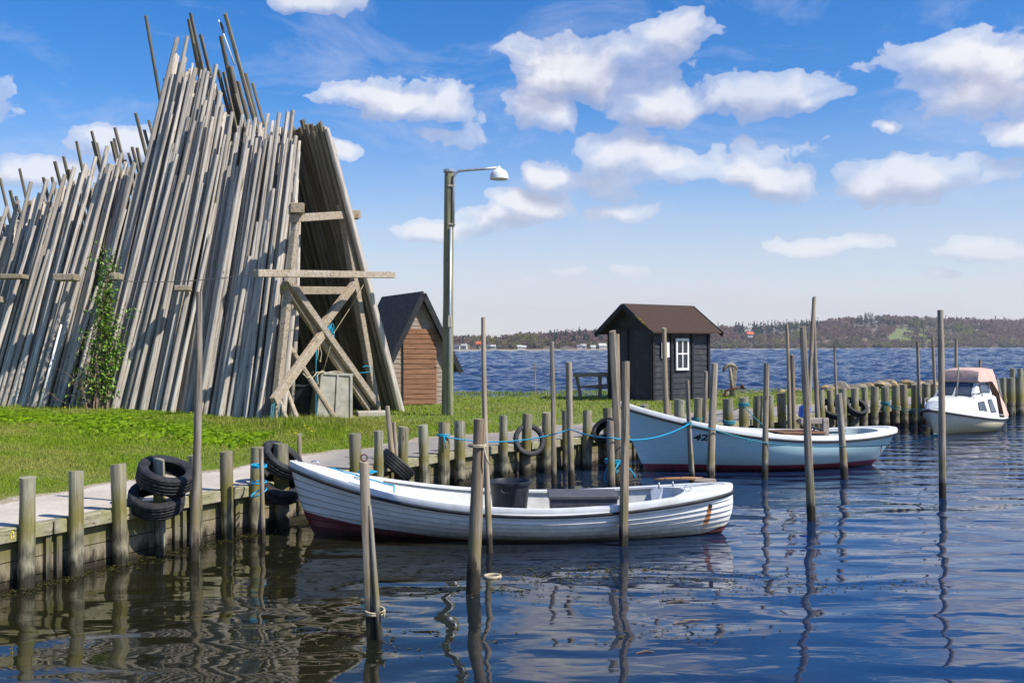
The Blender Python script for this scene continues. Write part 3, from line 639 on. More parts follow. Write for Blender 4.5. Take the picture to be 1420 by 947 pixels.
# --- pale blue boat
bwl = at(909, 658); swl = at(1222, 648)
d_ = (swl - bwl); yaw = math.atan2(d_.y, d_.x); ctr = (bwl + swl) / 2; ctr += Vector((-math.sin(yaw), math.cos(yaw), 0)) * .55
bb = thing('open_boat', 'pale blue wooden boat with red boot stripe and the number 42 on its bow', 'boat', (ctr.x, ctr.y, 0), yaw); root_m = WM[bb.name]
LW = d_.length / 2
HB = Hull(lambda v: lerp(-LW + .1, -LW - .56, v) - .05 * math.sin(math.pi * v), lambda v: lerp(LW - .12, LW + .62, v ** .8), lambda u: -.25 + .05 * (abs(u - .5) * 2) ** 3,
          lambda u: .63 + (.72 * (1 - u / .72) ** 2.1 if u < .72 else .09 * ((u - .72) / .28) ** 1.6), 1.02, .8, .42, .55, 1.5, .62, 2.6)
hull_b = boat_hull(HB, bb, M['bluehull'])
rr_ = sheer_ring(HB, [(-.15, .02), (-.15, .085), (.01, .09), (.022, .07), (.022, .004)]); mb = MB(); mb.grid(rr_ + rr_[:1]); mb.build('gunwale', M['white'], bb, smooth=True, autosm=R(40))
rr_ = sheer_ring(HB, [(.0, .0), (.034, .002), (.042, -.02), (.034, -.045), (.0, -.045)]); mb = MB(); mb.grid(rr_ + rr_[:1]); mb.build('rub_strake', M['rub'], bb, smooth=True)
mb = MB(); mb.grid(deck(HB, .006, .5, .05, .05, .03)); mb.build('fore_deck', M['white'], bb, smooth=True)
mb = MB(); rows = []
for i in range(14):
    u = lerp(.84, .996, i / 13); row = []
    for k in range(13):
        f = 2 * k / 12 - 1; ux = lerp(u, .996, (1 - abs(f) ** 2.2) * .55 * (1 - i / 13)); q_ = HB.P(ux, 1, 1); hy2 = max(.004, HB.P(u, 1, 1).y - .03); row.append(lw((q_.x, f * hy2, q_.z + .06 + .02 * (1 - f * f))))
    rows.append(row)
mb.grid(rows); mb.build('stern_deck', M['white'], bb, smooth=True)
mb = MB()
for side in (-1, 1): mb.grid([[root_m @ HB.P(u, v, side, -.12) for u in US[18:-6]] for v in (.3, .6, .99)])
lo_ = []
for p in rows[0]:
    q_ = root_m.inverted() @ p; q_.y *= .5; q_.z = .32; lo_.append(root_m @ q_)
mb.grid([rows[0], lo_])
mb.build('inner_lining', M['innerblue'], bb, smooth=True)
mb = MB(); us = US[20:-7]; mb.grid([[lw((HB.P(u, .4, -1).x, HB.P(u, .45, -1, -.1).y * s_, .2)) for u in us] for s_ in (-1, 1)]); mb.build('floor_boards', M['sole'], bb)
# hatch, engine frame, canister
mb = MB(); mb.box(lw((.75, -.15, .75)), (.95, .85, .05), Matrix.Rotation(yaw, 3, 'Z')); mb.build('hatch_cover', M['brown'], bb, bevel=.008)
mb = MB(); mb.box(lw((.75, -.15, .5)), (.9, .8, .44), Matrix.Rotation(yaw, 3, 'Z')); mb.build('engine_box', M['innerblue'], bb)
mb = MB(); ryaw = Matrix.Rotation(yaw, 3, 'Z')
prof = [(.98, .3), (1.38, .3), (1.38, .98), (1.30, 1.045), (.62, 1.06), (.62, .93), (1.2, .91), (1.2, .7), (.98, .7)]
mb.box(lw((1.34, -.3, .7)), (.14, .16, .7), ryaw); mb.box(lw((1.08, -.3, .985)), (.62, .12, .13), ryaw); mb.build('engine_frame', M['greyboard'], bb, bevel=.012)
mb = MB()
for k in range(4): mb.tube([lw((.82 + .07 * k + .05 * math.sin(k), -.37, .92)), lw((.85 + .07 * k, -.38, .8 - .03 * (k % 2))), lw((.9 + .07 * k, -.36, .88))], .014, 6)
mb.tube([lw((.8, -.375, .86)), lw((1.0, -.375, .87)), lw((1.24, -.375, .8))], .03, 6); mb.build('engine_hoses', M['rub'], bb, smooth=True)
l_, n_ = on_hull(bvh_of(hull_b), LW + .05, .45)
if l_ is not None:
    mb = MB(); mb.tube([lw(l_ - n_ * .01), lw(l_ + n_ * .01)], .022, 8); mb.plate([lw(l_ + n_ * .006 + Vector(p)) for p in ((-.012, 0, 0), (.012, 0, 0), (-.03, 0, -.16), (-.045, 0, -.16))], .003); mb.build('drain_fitting', M['iron'], bb)
t = thing('fuel_can', 'bright blue plastic can standing on the engine frame of the pale blue boat', 'can', lw((.88, -.28, 1.052)), yaw)
mb = MB(); r2 = Matrix.Rotation(yaw, 3, 'Z') @ Matrix.Rotation(.12, 3, 'Y'); mb.box(lw((.9, -.28, 1.175)), (.22, .16, .24), r2); mb.build('can_body', M['blueplastic'], t, bevel=.03)
mb = MB(); mb.tube([lw((.85, -.28, 1.28)), lw((.85, -.28, 1.325))], .03, 10); mb.build('cap', M['blueplastic'], t, smooth=True, autosm=R(40))
# number on the bow
fc = bpy.data.curves.new('txt', 'FONT'); fc.body = '42'; fc.size = .2; fc.offset = .007; fc.shear = .08; fc.resolution_u = 6
fo = bpy.data.objects.new('txt', fc); COL.objects.link(fo); dg = bpy.context.evaluated_depsgraph_get(); fm = bpy.data.meshes.new_from_object(fo.evaluated_get(dg)); bpy.data.objects.remove(fo)
bm = bmesh.new(); bm.from_mesh(fm); bmesh.ops.subdivide_edges(bm, edges=[e for e in bm.edges if e.calc_length() > .03], cuts=3); bmesh.ops.triangulate(bm, faces=bm.faces)
BV = bvh_of(hull_b); inv = root_m.inverted()
hit = BV.ray_cast(inv @ CC, (inv.to_3x3() @ ray(961, 610)).normalized())[0]
x0 = hit.x if hit else -2.2; z0 = hit.z if hit else .9
for v in bm.verts:
    l_, n_ = on_hull(BV, x0 + v.co.x * 1.3, z0 + v.co.y * .85)
    if l_ is not None: v.co = l_ + n_ * .005 * (1 if n_.y < 0 else -1)
bm.to_mesh(fm); bm.free(); fm.materials.clear(); fm.materials.append(M['black_trim'])
no = bpy.data.objects.new('number', fm); COL.objects.link(no); no.parent = bb

# --- cabin boat
cs = at(1297, 602.5); yw = R(43); ctr = cs + Vector((math.cos(yw), math.sin(yw), 0)) * 1.8
cbt = thing('cabin_boat', 'small cream and white cabin boat with a salmon pink canvas canopy', 'boat', (ctr.x, ctr.y, 0), yw); root_m = WM[cbt.name] @ Matrix.Diagonal((.9, .9, .96, 1)); ryaw = Matrix.Rotation(yw, 3, 'Z')
HC = Hull(lambda v: lerp(-2.0, -2.45, v), lambda v: lerp(2.1, 2.45, v), lambda u: -.25, lambda u: .37 + (.4 * (1 - u / .8) ** 1.8 if u < .8 else .04 * ((u - .8) / .2)), 1.02, .62, .3, .55, 1.1, .7, 3.0)
boat_hull(HC, cbt, M['cabinhull'])
rr_ = sheer_ring(HC, [(-.1, .0), (-.1, .035), (.008, .035), (.012, .0)]); mb = MB(); mb.grid(rr_ + rr_[:1]); mb.build('gunwale', M['white'], cbt, smooth=True, autosm=R(40))
rr_ = sheer_ring(HC, [(.0, .0), (.035, .002), (.045, -.03), (.035, -.06), (.0, -.06)]); mb = MB(); mb.grid(rr_ + rr_[:1]); mb.build('rub_strake', M['rub'], cbt, smooth=True)
mb = MB(); mb.grid(deck(HC, .004, .996, .02, .04, .03, 24)); mb.build('deck', M['white'], cbt, smooth=True)
def loft(secs):     # secs: list of (x, halfwidth_bottom, z_bottom, halfwidth_top, z_top)
    m_ = MB(); rows = [[lw((x, -wb_, zb_)), lw((x, -lerp(wb_, wt_, .92), lerp(zb_, zt_, .9))), lw((x, -wt_ * .9, zt_)), lw((x, -wt_ * .4, zt_ + .03)), lw((x, wt_ * .4, zt_ + .03)), lw((x, wt_ * .9, zt_)), lw((x, lerp(wb_, wt_, .92), lerp(zb_, zt_, .9))), lw((x, wb_, zb_))] for x, wb_, zb_, wt_, zt_ in secs]
    m_.grid(rows); m_.f.append(tuple(range(8))); m_.f.append(tuple(len(m_.v) - 8 + k for k in range(8))); m_.m += [0, 0]; return m_
trunk = [(-1.95, .38, .62, .3, .78), (-1.72, .5, .55, .42, .98), (-1.0, .76, .45, .64, 1.06), (-.2, .86, .4, .74, 1.12), (.9, .88, .38, .76, 1.12)]
loft(trunk).build('cabin', M['white'], cbt, bevel=0, smooth=True, autosm=R(30))
wheel = [(-.62, .68, 1.08, .66, 1.1), (-.2, .68, 1.1, .58, 1.56), (.75, .7, 1.1, .6, 1.6)]
loft(wheel).build('wheelhouse', M['white'], cbt, smooth=True, autosm=R(30))
def side_pt(sec, x, f):     # a point on the near side of a loft
    for a_, b_ in zip(sec, sec[1:]):
        if a_[0] <= x <= b_[0]:
            t_ = (x - a_[0]) / (b_[0] - a_[0]); q_ = [lerp(a_[k], b_[k], t_) for k in range(5)]; return Vector((x, -lerp(q_[1], lerp(q_[1], q_[3], .92), f) - .004, lerp(q_[2], lerp(q_[2], q_[4], .9), f)))
def window(quad, name='window'):
    c_ = sum(quad, Vector()) / len(quad); m_ = MB(); m_.plate([lw(c_ + (p - c_) * 1.0) for p in quad], .014); w_ = m_.build(name, M['rub'], cbt, bevel=.006)
    n_ = (quad[1] - quad[0]).cross(quad[2] - quad[0]).normalized(); m_ = MB(); m_.plate([lw(c_ + (p - c_) * .86 + n_ * .012) for p in quad], .005); m_.build('pane', M['boatglass'], w_)
window([side_pt(trunk, x, f) for x, f in ((-.5, .45), (.02, .38), (-.1, .88), (-.5, .86))]); window([side_pt(trunk, x, f) for x, f in ((.3, .32), (.72, .32), (.5, .95), (.2, .93))])
window([side_pt(wheel, x, f) for x, f in ((-.12, .28), (.62, .22), (.62, .92), (-.1, .92))])
def slab(pa, pb_, pc, pd): return [Vector(p) for p in (pa, pb_, pc, pd)]
window(slab((-.605, .56, 1.12), (-.605, .04, 1.14), (-.235, .04, 1.54), (-.24, .5, 1.52))); window(slab((-.605, -.04, 1.14), (-.605, -.56, 1.12), (-.24, -.5, 1.52), (-.235, -.04, 1.54)))
window(slab((-1.83, .3, .8), (-1.83, -.3, .8), (-1.745, -.3, .93), (-1.745, .3, .93)), 'front_window')
mb = MB(); mb.tube([lw((-.75, -.62, 1.1)), lw((-.72, -.62, 1.19)), lw((-.1, -.7, 1.22)), lw((-.02, -.7, 1.12))], .014, 6); mb.tube([lw((-.4, -.66, 1.1)), lw((-.4, -.66, 1.2))], .012, 6); mb.build('grab_rail', M['rub'], cbt, smooth=True)
mb = MB(); mb.tube([lw((-2.1, .3, .84)), lw((-2.05, .3, .95)), lw((-1.6, .52, 1.05)), lw((-1.2, .6, 1.06))], .013, 6); mb.build('bow_rail', M['steel'], cbt, smooth=True)
mb = MB(); mb.tube([lw((-.78, -.15, 1.06)), lw((-.74, -.15, 1.3)), lw((-.55, -.15, 2.05))], [.035, .028, .022], 8); mb.build('mast', M['wire'], cbt, smooth=True)
mb = MB(); cnv = []
for x, wb_, zb_, wt_, zt_ in ((-.3, .72, 1.56, .66, 1.62), (-.1, .75, 1.56, .62, 1.9), (.62, .76, 1.56, .64, 1.97), (.95, .84, 1.2, .64, 1.96), (1.35, .86, .42, .55, 1.78), (1.95, .78, .44, .5, 1.1), (2.12, .7, .45, .42, .62)):
    cnv.append([lw((x, -wb_, zb_)), lw((x + .02, -lerp(wb_, wt_, .5) - .01, lerp(zb_, zt_, .5))), lw((x, -wt_, zt_ - .03)), lw((x, -wt_ * .5, zt_ + .02)), lw((x, wt_ * .5, zt_ + .02)), lw((x, wt_, zt_ - .03)), lw((x + .02, lerp(wb_, wt_, .5) + .01, lerp(zb_, zt_, .5))), lw((x, wb_, zb_))])
mb.grid(cnv); mb.f.append(tuple(range(8))); mb.f.append(tuple(len(mb.v) - 8 + k for k in range(8))); mb.m += [0, 0]
mb.build('canopy', M['canvas'], cbt, smooth=True, autosm=R(40))
mb = MB(); mb.plate([lw((1.02, -.83, 1.2)), lw((1.3, -.82, 1.0)), lw((1.3, -.69, 1.62)), lw((1.12, -.7, 1.72))], .01); mb.build('canopy_window', M['glass'], cbt)
mb = MB(); mb.box(lw((2.55, .1, .3)), (.3, .3, .35), ryaw); mb.box(lw((2.75, -.1, .1)), (.35, .06, .04), ryaw); mb.build('rudder', M['white'], cbt, bevel=.02)

# ------------------------------------------------------------------ ropes
def rope(path, mat, label, r=.011, name='mooring_rope', extra=()):
    m_ = MB(); m_.tube(path, r, 6)
    for e in extra: m_.tube(e, r, 6)
    c_ = Vector(path[0]); return tag(m_.build(name, mat, loc=c_, smooth=True), label, 'rope')
def onstake(key, px, py, front=True):
    o, b_, t_ = ST[key]; f = 0
    Y_ = b_.y + (t_.y - b_.y) * .5; return aty(px, py, Y_ - .09)
pb, top, r_ = PILES[614]; A = aty(614, 604, pb.y - .02)
p1 = onstake('thin', 680, 606); p1 = aty(668, 608, 17.3); p2 = aty(791, 595, 18.5); p3 = aty(848, 607, 17.05); p4 = aty(955, 588, ST['b1'][1].y - .1)
path = sag(A + Vector((0, -.1, 0)), p2, .16, 20)[:-1] + sag(p2, p3, .04, 8)[:-1] + sag(p3, p4, .13, 14)
rope(path, M['bluerope'], 'bright blue line strung from a pile past the stakes to the blue boat', .012, extra=[coil(Vector((pb.x, pb.y, A.z - .01)), (0, 0, 1), r_ + .012, 2, .02), [A + Vector((.02, -.1, 0)), A + Vector((.05, -.12, -.1)), A + Vector((.06, -.12, -.22))]])
q1 = aty(991, 596, ST['b2'][1].y - .08); q2 = aty(1062, 614, ST['b4'][1].y - .06); q3 = aty(1168, 619, ST['b5'][1].y - .08); q4 = aty(1250, 613, 21.8); q5 = aty(1305, 604, ST['right'][1].y)
path = sag(p4, q1, .0, 5)[:-1] + sag(q1, q2, .02, 8)[:-1] + sag(q2, q3, .03, 10)[:-1] + sag(q3, q5, .06, 12)
rope(path, M['tealrope'], 'long teal line running along the whole side of the blue boat', .011, extra=[coil(q5 + Vector((0, .09, -.02)), (0, 0, 1), .09, 2, .02), coil(p4 + Vector((0, .09, -.01)), (0, 0, 1), .07, 2, .02), coil(q2 + Vector((-.35, .03, .02)), (1, 0, .2), .03, 2, .04)])
o, b_, t_ = ST['t1']; c_ = aty(855, 640, 17.5)
rope(coil(c_ - Vector((0, 0, .03)), (.05, 0, 1), .2, 3, .025, 18), M['bluerope'], 'bright blue lashing with loose ends round the cluster of three stakes', .014, 'lashing_rope',
     extra=[[c_ + Vector((-.1, -.2, 0)), c_ + Vector((-.2, -.22, -.1)), c_ + Vector((-.23, -.22, -.25)), c_ + Vector((-.17, -.22, -.38))], [c_ + Vector((.02, -.2, 0)), c_ + Vector((-.05, -.23, -.1)), c_ + Vector((-.03, -.23, -.18)), c_ + Vector((0, -.22, -.12))], [c_ + Vector((.2, -.1, -.1)), c_ + Vector((.28, -.12, -.2)), c_ + Vector((.3, -.12, -.26))]])
pb, top, r_ = PILES[353]; tb = ST['lash'][1]; cc = Vector(((pb.x + tb.x) / 2, (pb.y + tb.y) / 2, 0))
def oval(c_, ax, ra, rb_, n=20, dz=0.): 
    ax = Vector(ax).normalized(); w = Vector((-ax.y, ax.x, 0)); return [c_ + ax * (ra * math.cos(t_)) + w * (rb_ * math.sin(t_)) + Vector((0, 0, dz * math.sin(t_))) for t_ in np.linspace(0, 2 * math.pi, n)]
dl = (tb - pb); dl.z = 0
rope(oval(cc + Vector((0, 0, .95)), dl, .15, .1), M['bluerope'], 'blue rope lashing a thin stake to a pile left of the white boat', .011, 'lashing_rope', extra=[oval(cc + Vector((0, 0, .97)), dl, .15, .1), oval(cc + Vector((0, 0, .74)), dl, .15, .1, dz=.01), oval(cc + Vector((0, 0, .6)), dl, .15, .1, dz=.05)])
f1 = ST['front'][1]; cc = aty(519, 849, f1.y)
rope(oval(cc + Vector((.005, .0, 0)), (1, .3, 0), .084, .07, dz=.01), M['palerope'], 'yellowed pale rope binding the two nearest stakes together just above the water', .010, 'lashing_rope', extra=[oval(cc + Vector((.005, 0, .022)), (1, .3, 0), .084, .07, dz=.015), [cc + Vector((.07, -.06, .01)), cc + Vector((.1, -.08, .03)), cc + Vector((.09, -.08, -.03))]])
c_ = aty(662, 620, ST['rope'][1].y)
rope(coil(c_, (.04, 0, 1), .085, 2.2, .015), M['palerope'], 'pale rope knotted round the thick frayed stake in front of the tub', .010, 'lashing_rope', extra=[[c_ + Vector((.07, -.05, 0)), c_ + Vector((.1, -.07, -.12)), c_ + Vector((.13, -.06, -.17))]])
pb, top, r_ = PILES[1228]; A = aty(1228, 561, pb.y - .14); Bp = aty(1289, 567, ctr.y - 1.1)
rope(sag(A, Bp, .14), M['tealrope'], 'teal mooring rope from a quay pile to the bow of the cabin boat', .013, extra=[sag(A + Vector((0, 0, .04)), Bp + Vector((.05, 0, .03)), .1), coil(Vector((pb.x, pb.y, A.z)), (0, 0, 1), r_ + .02, 3, .03), [A, A + Vector((-.05, -.03, -.15)), A + Vector((.02, -.03, -.3))]])
pb, top, r_ = PILES[1031]; A = aty(1031, 562, pb.y - .13)
rope(sag(A, aty(1078, 606, 22.4), .05), M['tealrope'], 'teal rope looped on a pile top and running down to the blue boat', .013, extra=[coil(Vector((pb.x, pb.y, A.z - .03)), (0, 0, 1), r_ + .02, 3, .03), sag(A, aty(990, 575, 26.5), .05)])
pb, top, r_ = PILES[1010]; A = aty(1010, 586, pb.y)
rope(coil(Vector((pb.x, pb.y, A.z - .04)), (0, 0, 1), r_ + .02, 3.5, .03), M['tealrope'], 'green teal rope coiled low round a pile behind the blue boat bow', .016, 'lashing_rope')
pb, top, r_ = PILES[966]; A = aty(966, 583, pb.y)
rope(coil(Vector((pb.x, pb.y, A.z)), (0, 0, 1), r_ + .02, 2.5, .03), M['tealrope'], 'teal rope wound round the pile below the hut window', .016, 'lashing_rope')
pb, top, r_ = PILES[1119]; A = aty(1130, 549, pb.y)
rope(coil(Vector((pb.x, pb.y, A.z)), (0, 0, 1), r_ + .03, 2.5, .03), M['tealrope'], 'teal rope knot on a thin pile behind the free standing stake', .018, 'lashing_rope')
c_ = aty(683, 800, at(683, 800).y); mb = MB(); mb.tube([c_ + Vector((.085 * math.cos(t_), .085 * math.sin(t_), .008)) for t_ in np.linspace(0, 2 * math.pi, 25)], .021, 8, cap=False)
tag(mb.build('foam_ring', M['palerope'], loc=c_, smooth=True), 'yellowed ring floating round the foot of the long thin stake', 'ring')
mb = MB(); p_ = aty(19, 741, 10.43); mb.tube(oval(p_ + Vector((0, -.04, 0)), (1, .3, 0), .02, .012) if False else [p_ + Vector((.014 * math.cos(t_), -.03, .04 * math.sin(t_))) for t_ in np.linspace(0, 6.28, 14)], .006, 6); tag(mb.build('rope_loop', M['yellow'], loc=p_, smooth=True), 'small yellow rope loop on the cap beam by the left edge', 'rope')

# ------------------------------------------------------------------ hut
hu = thing('harbour_hut', 'small black boarded hut with brown felt roof and one white window', 'hut', (4.71, 33.9, .74), math.atan2(.6, .8)); root_m = WM[hu.name]; ryaw = Matrix.Rotation(math.atan2(.6, .8), 3, 'Z')
HL, HWd, WH = 2.75, 2.13, 2.54; RZ = 3.29; OV = .34
def boards(L_, H0, H1, fn, seedless=0, bh=.2):
    m_ = MB(); z = H0
    while z < H1 - .02:
        h_ = min(bh * U(.85, 1.12), H1 - z); a_ = fn(0, z); b2 = fn(L_, z)
        m_.add([fn(0, z, .028), fn(L_, z, .028), fn(L_, z + h_, .006), fn(0, z + h_, .006), fn(0, z, -.02), fn(L_, z, -.02), fn(L_, z + h_, -.02), fn(0, z + h_, -.02)], [(0,1,2,3),(0,4,5,1),(3,2,6,7),(0,3,7,4),(1,5,6,2),(4,7,6,5)])
        z += h_
    return m_
fr_ = lambda x, z, o=0: lw((x, -o, z)); ga = lambda y, z, o=0: lw((-o, y, z)); bk = lambda x, z, o=0: lw((x, HWd + o, z)); ra_ = lambda y, z, o=0: lw((HL + o, y, z))
boards(HL, 0, WH + .02, fr_).build('front_wall', M['black_wall'], hu); boards(HWd, 0, WH, ga).build('gable_wall', M['black_wall'], hu)
boards(HL, 0, WH + .02, bk).build('back_wall', M['black_wall'], hu); boards(HWd, 0, WH, ra_).build('side_wall', M['black_wall'], hu)
for xo in (.0, HL):
    mb = MB()
    for k in range(16):
        y0 = k * HWd / 16; y1 = y0 + HWd / 16 - .012; hz = lambda y: WH + (RZ - WH) * (1 - abs(y - HWd / 2) / (HWd / 2)) - .0
        sx = -1 if xo == 0 else 1
        mb.add([lw((xo + sx * .03, y0, WH - .02)), lw((xo + sx * .03, y1, WH - .02)), lw((xo + sx * .03, y1, hz(y1))), lw((xo + sx * .03, y0, hz(y0))), lw((xo - sx * .02, y0, WH - .02)), lw((xo - sx * .02, y1, WH - .02)), lw((xo - sx * .02, y1, hz(y1))), lw((xo - sx * .02, y0, hz(y0)))], [(0,1,2,3),(7,6,5,4),(0,4,5,1),(1,5,6,2),(2,6,7,3),(3,7,4,0)])
    mb.build('gable_boards', M['black_wall'], hu)
mb = MB()
for x in (0.02, .88, 1.9, HL - .02): mb.box(lw((x, -.045, WH / 2)), (.1, .05, WH), ryaw)
for y in (.03, HWd * .55, HWd - .03): mb.box(lw((-.045, y, WH / 2)), (.05, .1, WH), ryaw)
mb.box(lw((-.048, HWd / 2, WH)), (.04, HWd, .1), ryaw)
mb.build('corner_posts', M['black_trim'], hu)
sl = (RZ - WH) / (HWd / 2); ez = WH - sl * OV
rf = MB(); x0, x1 = -OV, HL + OV
for (ya, za, yb, zb) in ((-OV, ez, HWd / 2, RZ), (HWd + OV, ez, HWd / 2, RZ)):
    rf.add([lw((x0, ya, za + .05)), lw((x1, ya, za + .05)), lw((x1, yb, zb + .05)), lw((x0, yb, zb + .05)), lw((x0, ya, za)), lw((x1, ya, za)), lw((x1, yb, zb)), lw((x0, yb, zb))], [(0,1,2,3),(7,6,5,4),(0,4,5,1),(1,5,6,2),(2,6,7,3),(3,7,4,0)])
rfo = rf.build('roof', M['roofbrown'], hu)
mb = MB()
for x in (x0 - .015, x1 + .015):
    for ya in (-OV - .02, HWd + OV + .02): mb = MB(); mb.beam(lw((x, ya, ez - .03)), lw((x, HWd / 2, RZ - .025)), .03, .17, up=Vector((0, 0, 1))); mb.build('barge_board', M['black_trim'], rfo)
mb = MB()
for k in range(26):
    f = U(.05, .55); mb.box(lw((x0 - .02, lerp(-OV, HWd / 2, f), lerp(ez, RZ, f) + .06)), (U(.02, .05), U(.03, .1), U(.015, .03)), ryaw)
mb.build('lichen', pm('yellow_lichen', (.3, .2, .02), (.45, .32, .05), ns=20, rough=.9), rfo)
wx, wz, ww, wh = 1.36, 1.59, .62, 1.09
mb = MB()
for (cx, cz, sx, sz) in ((wx, wz + wh/2 - .04, ww, .08), (wx, wz - wh/2 + .04, ww, .08), (wx - ww/2 + .035, wz, .07, wh - .16), (wx + ww/2 - .035, wz, .07, wh - .16), (wx, wz, .045, wh - .16), (wx, wz + .02, ww - .14, .045)): mb.box(lw((cx, -.075, cz)), (sx, .05 + (.006 if sx < .06 else 0), sz), ryaw)
wd = mb.build('window', M['white'], hu); mb = MB(); mb.box(lw((wx, -.055, wz)), (ww - .1, .015, wh - .1), ryaw); mb.build('pane', M['glass'], wd)
t = thing('paper_notice', 'white paper notice pinned to the hut wall left of its window', 'notice', lw((.55, -.075, 1.55)), math.atan2(.6, .8)); root_m2 = WM[t.name]
mb = MB(); mb.plate([lw(p) for p in ((.36, -.076, 1.46), (.74, -.076, 1.5), (.73, -.076, 2.02), (.36, -.078, 2.0))], .008); nb_ = mb.build('sheet', M['paper'], t)
# bench frame left of the hut
bt = thing('timber_stand', 'low timber table with splayed legs standing by the water left of the hut', 'table', (*aty(820, 555, 36.4)[:2], .72))
def by(px, py, Y_=36.4): return aty(px, py, Y_)
mb = MB(); mb.beam(by(795, 520), by(844, 519), .5, .14); mb.build('table_top', M['beam'], bt, bevel=.01)
for (a_, b_) in (((799, 519), (806, 556)), ((832, 519), (832, 556)), ((843, 519), (847, 556))):
    mb = MB(); mb.beam(by(*a_), by(*b_), .12, .1, up=Vector((0, 1, 0))); mb.build('leg', M['greyboard'], bt)
mb = MB(); mb.beam(by(804, 536.5, 36.3), by(846, 534, 36.3), .1, .08); mb.beam(by(804, 536.5, 36.9), by(846, 538, 36.9), .1, .06); mb.build('cross_rail', M['greyboard'], bt)
# anchor
a0 = aty(1013, 548, 37.2); g0 = ground(a0.x, a0.y); an = thing('old_anchor', 'old rusty anchor set upright on the grass right of the hut', 'anchor', (a0.x, a0.y, g0))
ap = lambda px, py: aty(px, py, 37.2)
mb = MB(); mb.beam(ap(1015, 549) , ap(1018.5, 510), .17, .22, up=Vector((0, 1, 0))); mb.build('support_post', M['beam'], an, bevel=.015)
mb = MB(); mb.tube([aty(1016.5, 549, 37.0), aty(1012, 507, 37.0)], [.07, .055], 8); mb.build('shank', M['oldiron'], an, smooth=True)
mb = MB(); mb.tube([aty(1002.5, 516, 37.0), aty(1005, 510, 37), aty(1009, 506.5, 37.0), aty(1013, 505.5, 37), aty(1018, 507, 37.0), aty(1023, 512, 37)], [.03, .07, .075, .08, .07, .02], 8); mb.build('fluke_arm', M['oldiron'], an, smooth=True)
mb = MB(); mb.tube([aty(1005.5, 549, 36.9), aty(1006, 542, 36.9), aty(1017, 539, 36.9), aty(1030, 536.5, 36.9)], .045, 8); mb.tube([aty(1029, 537, 36.9), aty(1031.5, 536, 36.9)], .1, 8); mb.tube([aty(1005, 550, 36.9), aty(1005.8, 546, 36.9)], .08, 8); mb.build('stock', M['iron'], an, smooth=True)

# ------------------------------------------------------------------ shed behind the pole stack
sh = thing('boarded_shed', 'steep roofed wooden shed with brown door behind the pole stack', 'shed', (-3.0, 32.2, .74), R(-20)); root_m = WM[sh.name]
apx = aty(585, 407, 32.2)
sdir = Matrix.Rotation(R(28), 3, 'Z') @ Vector((1, 0, 0)); bdir = Vector((-sdir.y, sdir.x, 0)) ; bdir = Matrix.Rotation(R(28), 3, 'Z') @ Vector((0, 1, 0))
apx0 = Vector((apx.x, apx.y, 0)); gzs = .74
sv = lambda s_, d_, z: apx0 + sdir * s_ + bdir * d_ + Vector((0, 0, z))
AZ = apx.z; hwid = 1.3; EZ = 1.85; D2 = 3.4
mb = MB(); z = gzs
while z < AZ - .15:
    h_ = .15; wfun = lambda zz: min(1.0, max(.02, (AZ - .1 - zz) / (AZ - EZ) * hwid * .98)); w0, w1 = wfun(z), wfun(z + h_)
    mb.add([sv(-w0, .12, z), sv(w0, .12, z), sv(w1, .135, z + h_), sv(-w1, .135, z + h_), sv(-w0, .2, z), sv(w0, .2, z), sv(w1, .2, z + h_), sv(-w1, .2, z + h_)], [(0,1,2,3),(7,6,5,4),(0,4,5,1),(1,5,6,2),(2,6,7,3),(3,7,4,0)]); z += h_
mb.build('gable_wall', M['greyboard'], sh)
mb = MB()
for s_ in (-1, 1):
    z = gzs
    while z < EZ + .3: mb.beam(sv(s_ * 1.0, .16, z + .075), sv(s_ * 1.0, D2, z + .075), .05, .145); z += .15
mb.beam(sv(0, D2, gzs + .8), sv(0.01, D2, gzs + .8), .05, 1.6); mb.build('side_wall', M['brown'], sh)
rf = MB()
for s_ in (-1, 1):
    p = [sv(0, -.12, AZ), sv(s_ * hwid * 1.0, -.12, EZ - .06), sv(s_ * hwid * 1.0, D2 + .2, EZ - .06), sv(0, D2 + .2, AZ)]
    n_ = Vector((0, 0, .07)); rf.add(p + [q_ + n_ for q_ in p], [(0,1,2,3),(7,6,5,4),(0,4,5,1),(1,5,6,2),(2,6,7,3),(3,7,4,0)])
rfo = rf.build('roof', M['rooffelt'], sh)
mb = MB()
for s_ in (-1, 1): mb = MB(); mb.beam(sv(0, -.15, AZ - .02), sv(s_ * hwid * 1.01, -.15, EZ - .08), .035, .17); mb.build('barge_board', M['black_trim'], rfo)
mb = MB(); z = gzs + .06
dq = lambda s_, z_, o: sv(s_, .09 - o, z_)
dw0, dw1 = -.62, .52
while z < 3.1:
    mb.add([dq(dw0, z, .05), dq(dw1, z, .05), dq(dw1, z + .155, .035), dq(dw0, z + .155, .035), dq(dw0, z, 0), dq(dw1, z, 0), dq(dw1, z + .155, 0), dq(dw0, z + .155, 0)], [(0,1,2,3),(7,6,5,4),(0,4,5,1),(1,5,6,2),(2,6,7,3),(3,7,4,0)]); z += .16
dr = mb.build('door', M['brown'], sh)
mb = MB(); mb.tube([dq(dw1 - .06, 2.0, .07), dq(dw1 - .02, 2.0, .09), dq(dw1 + .03, 2.0, .07)], .015, 6); mb.build('latch', M['steel'], dr)

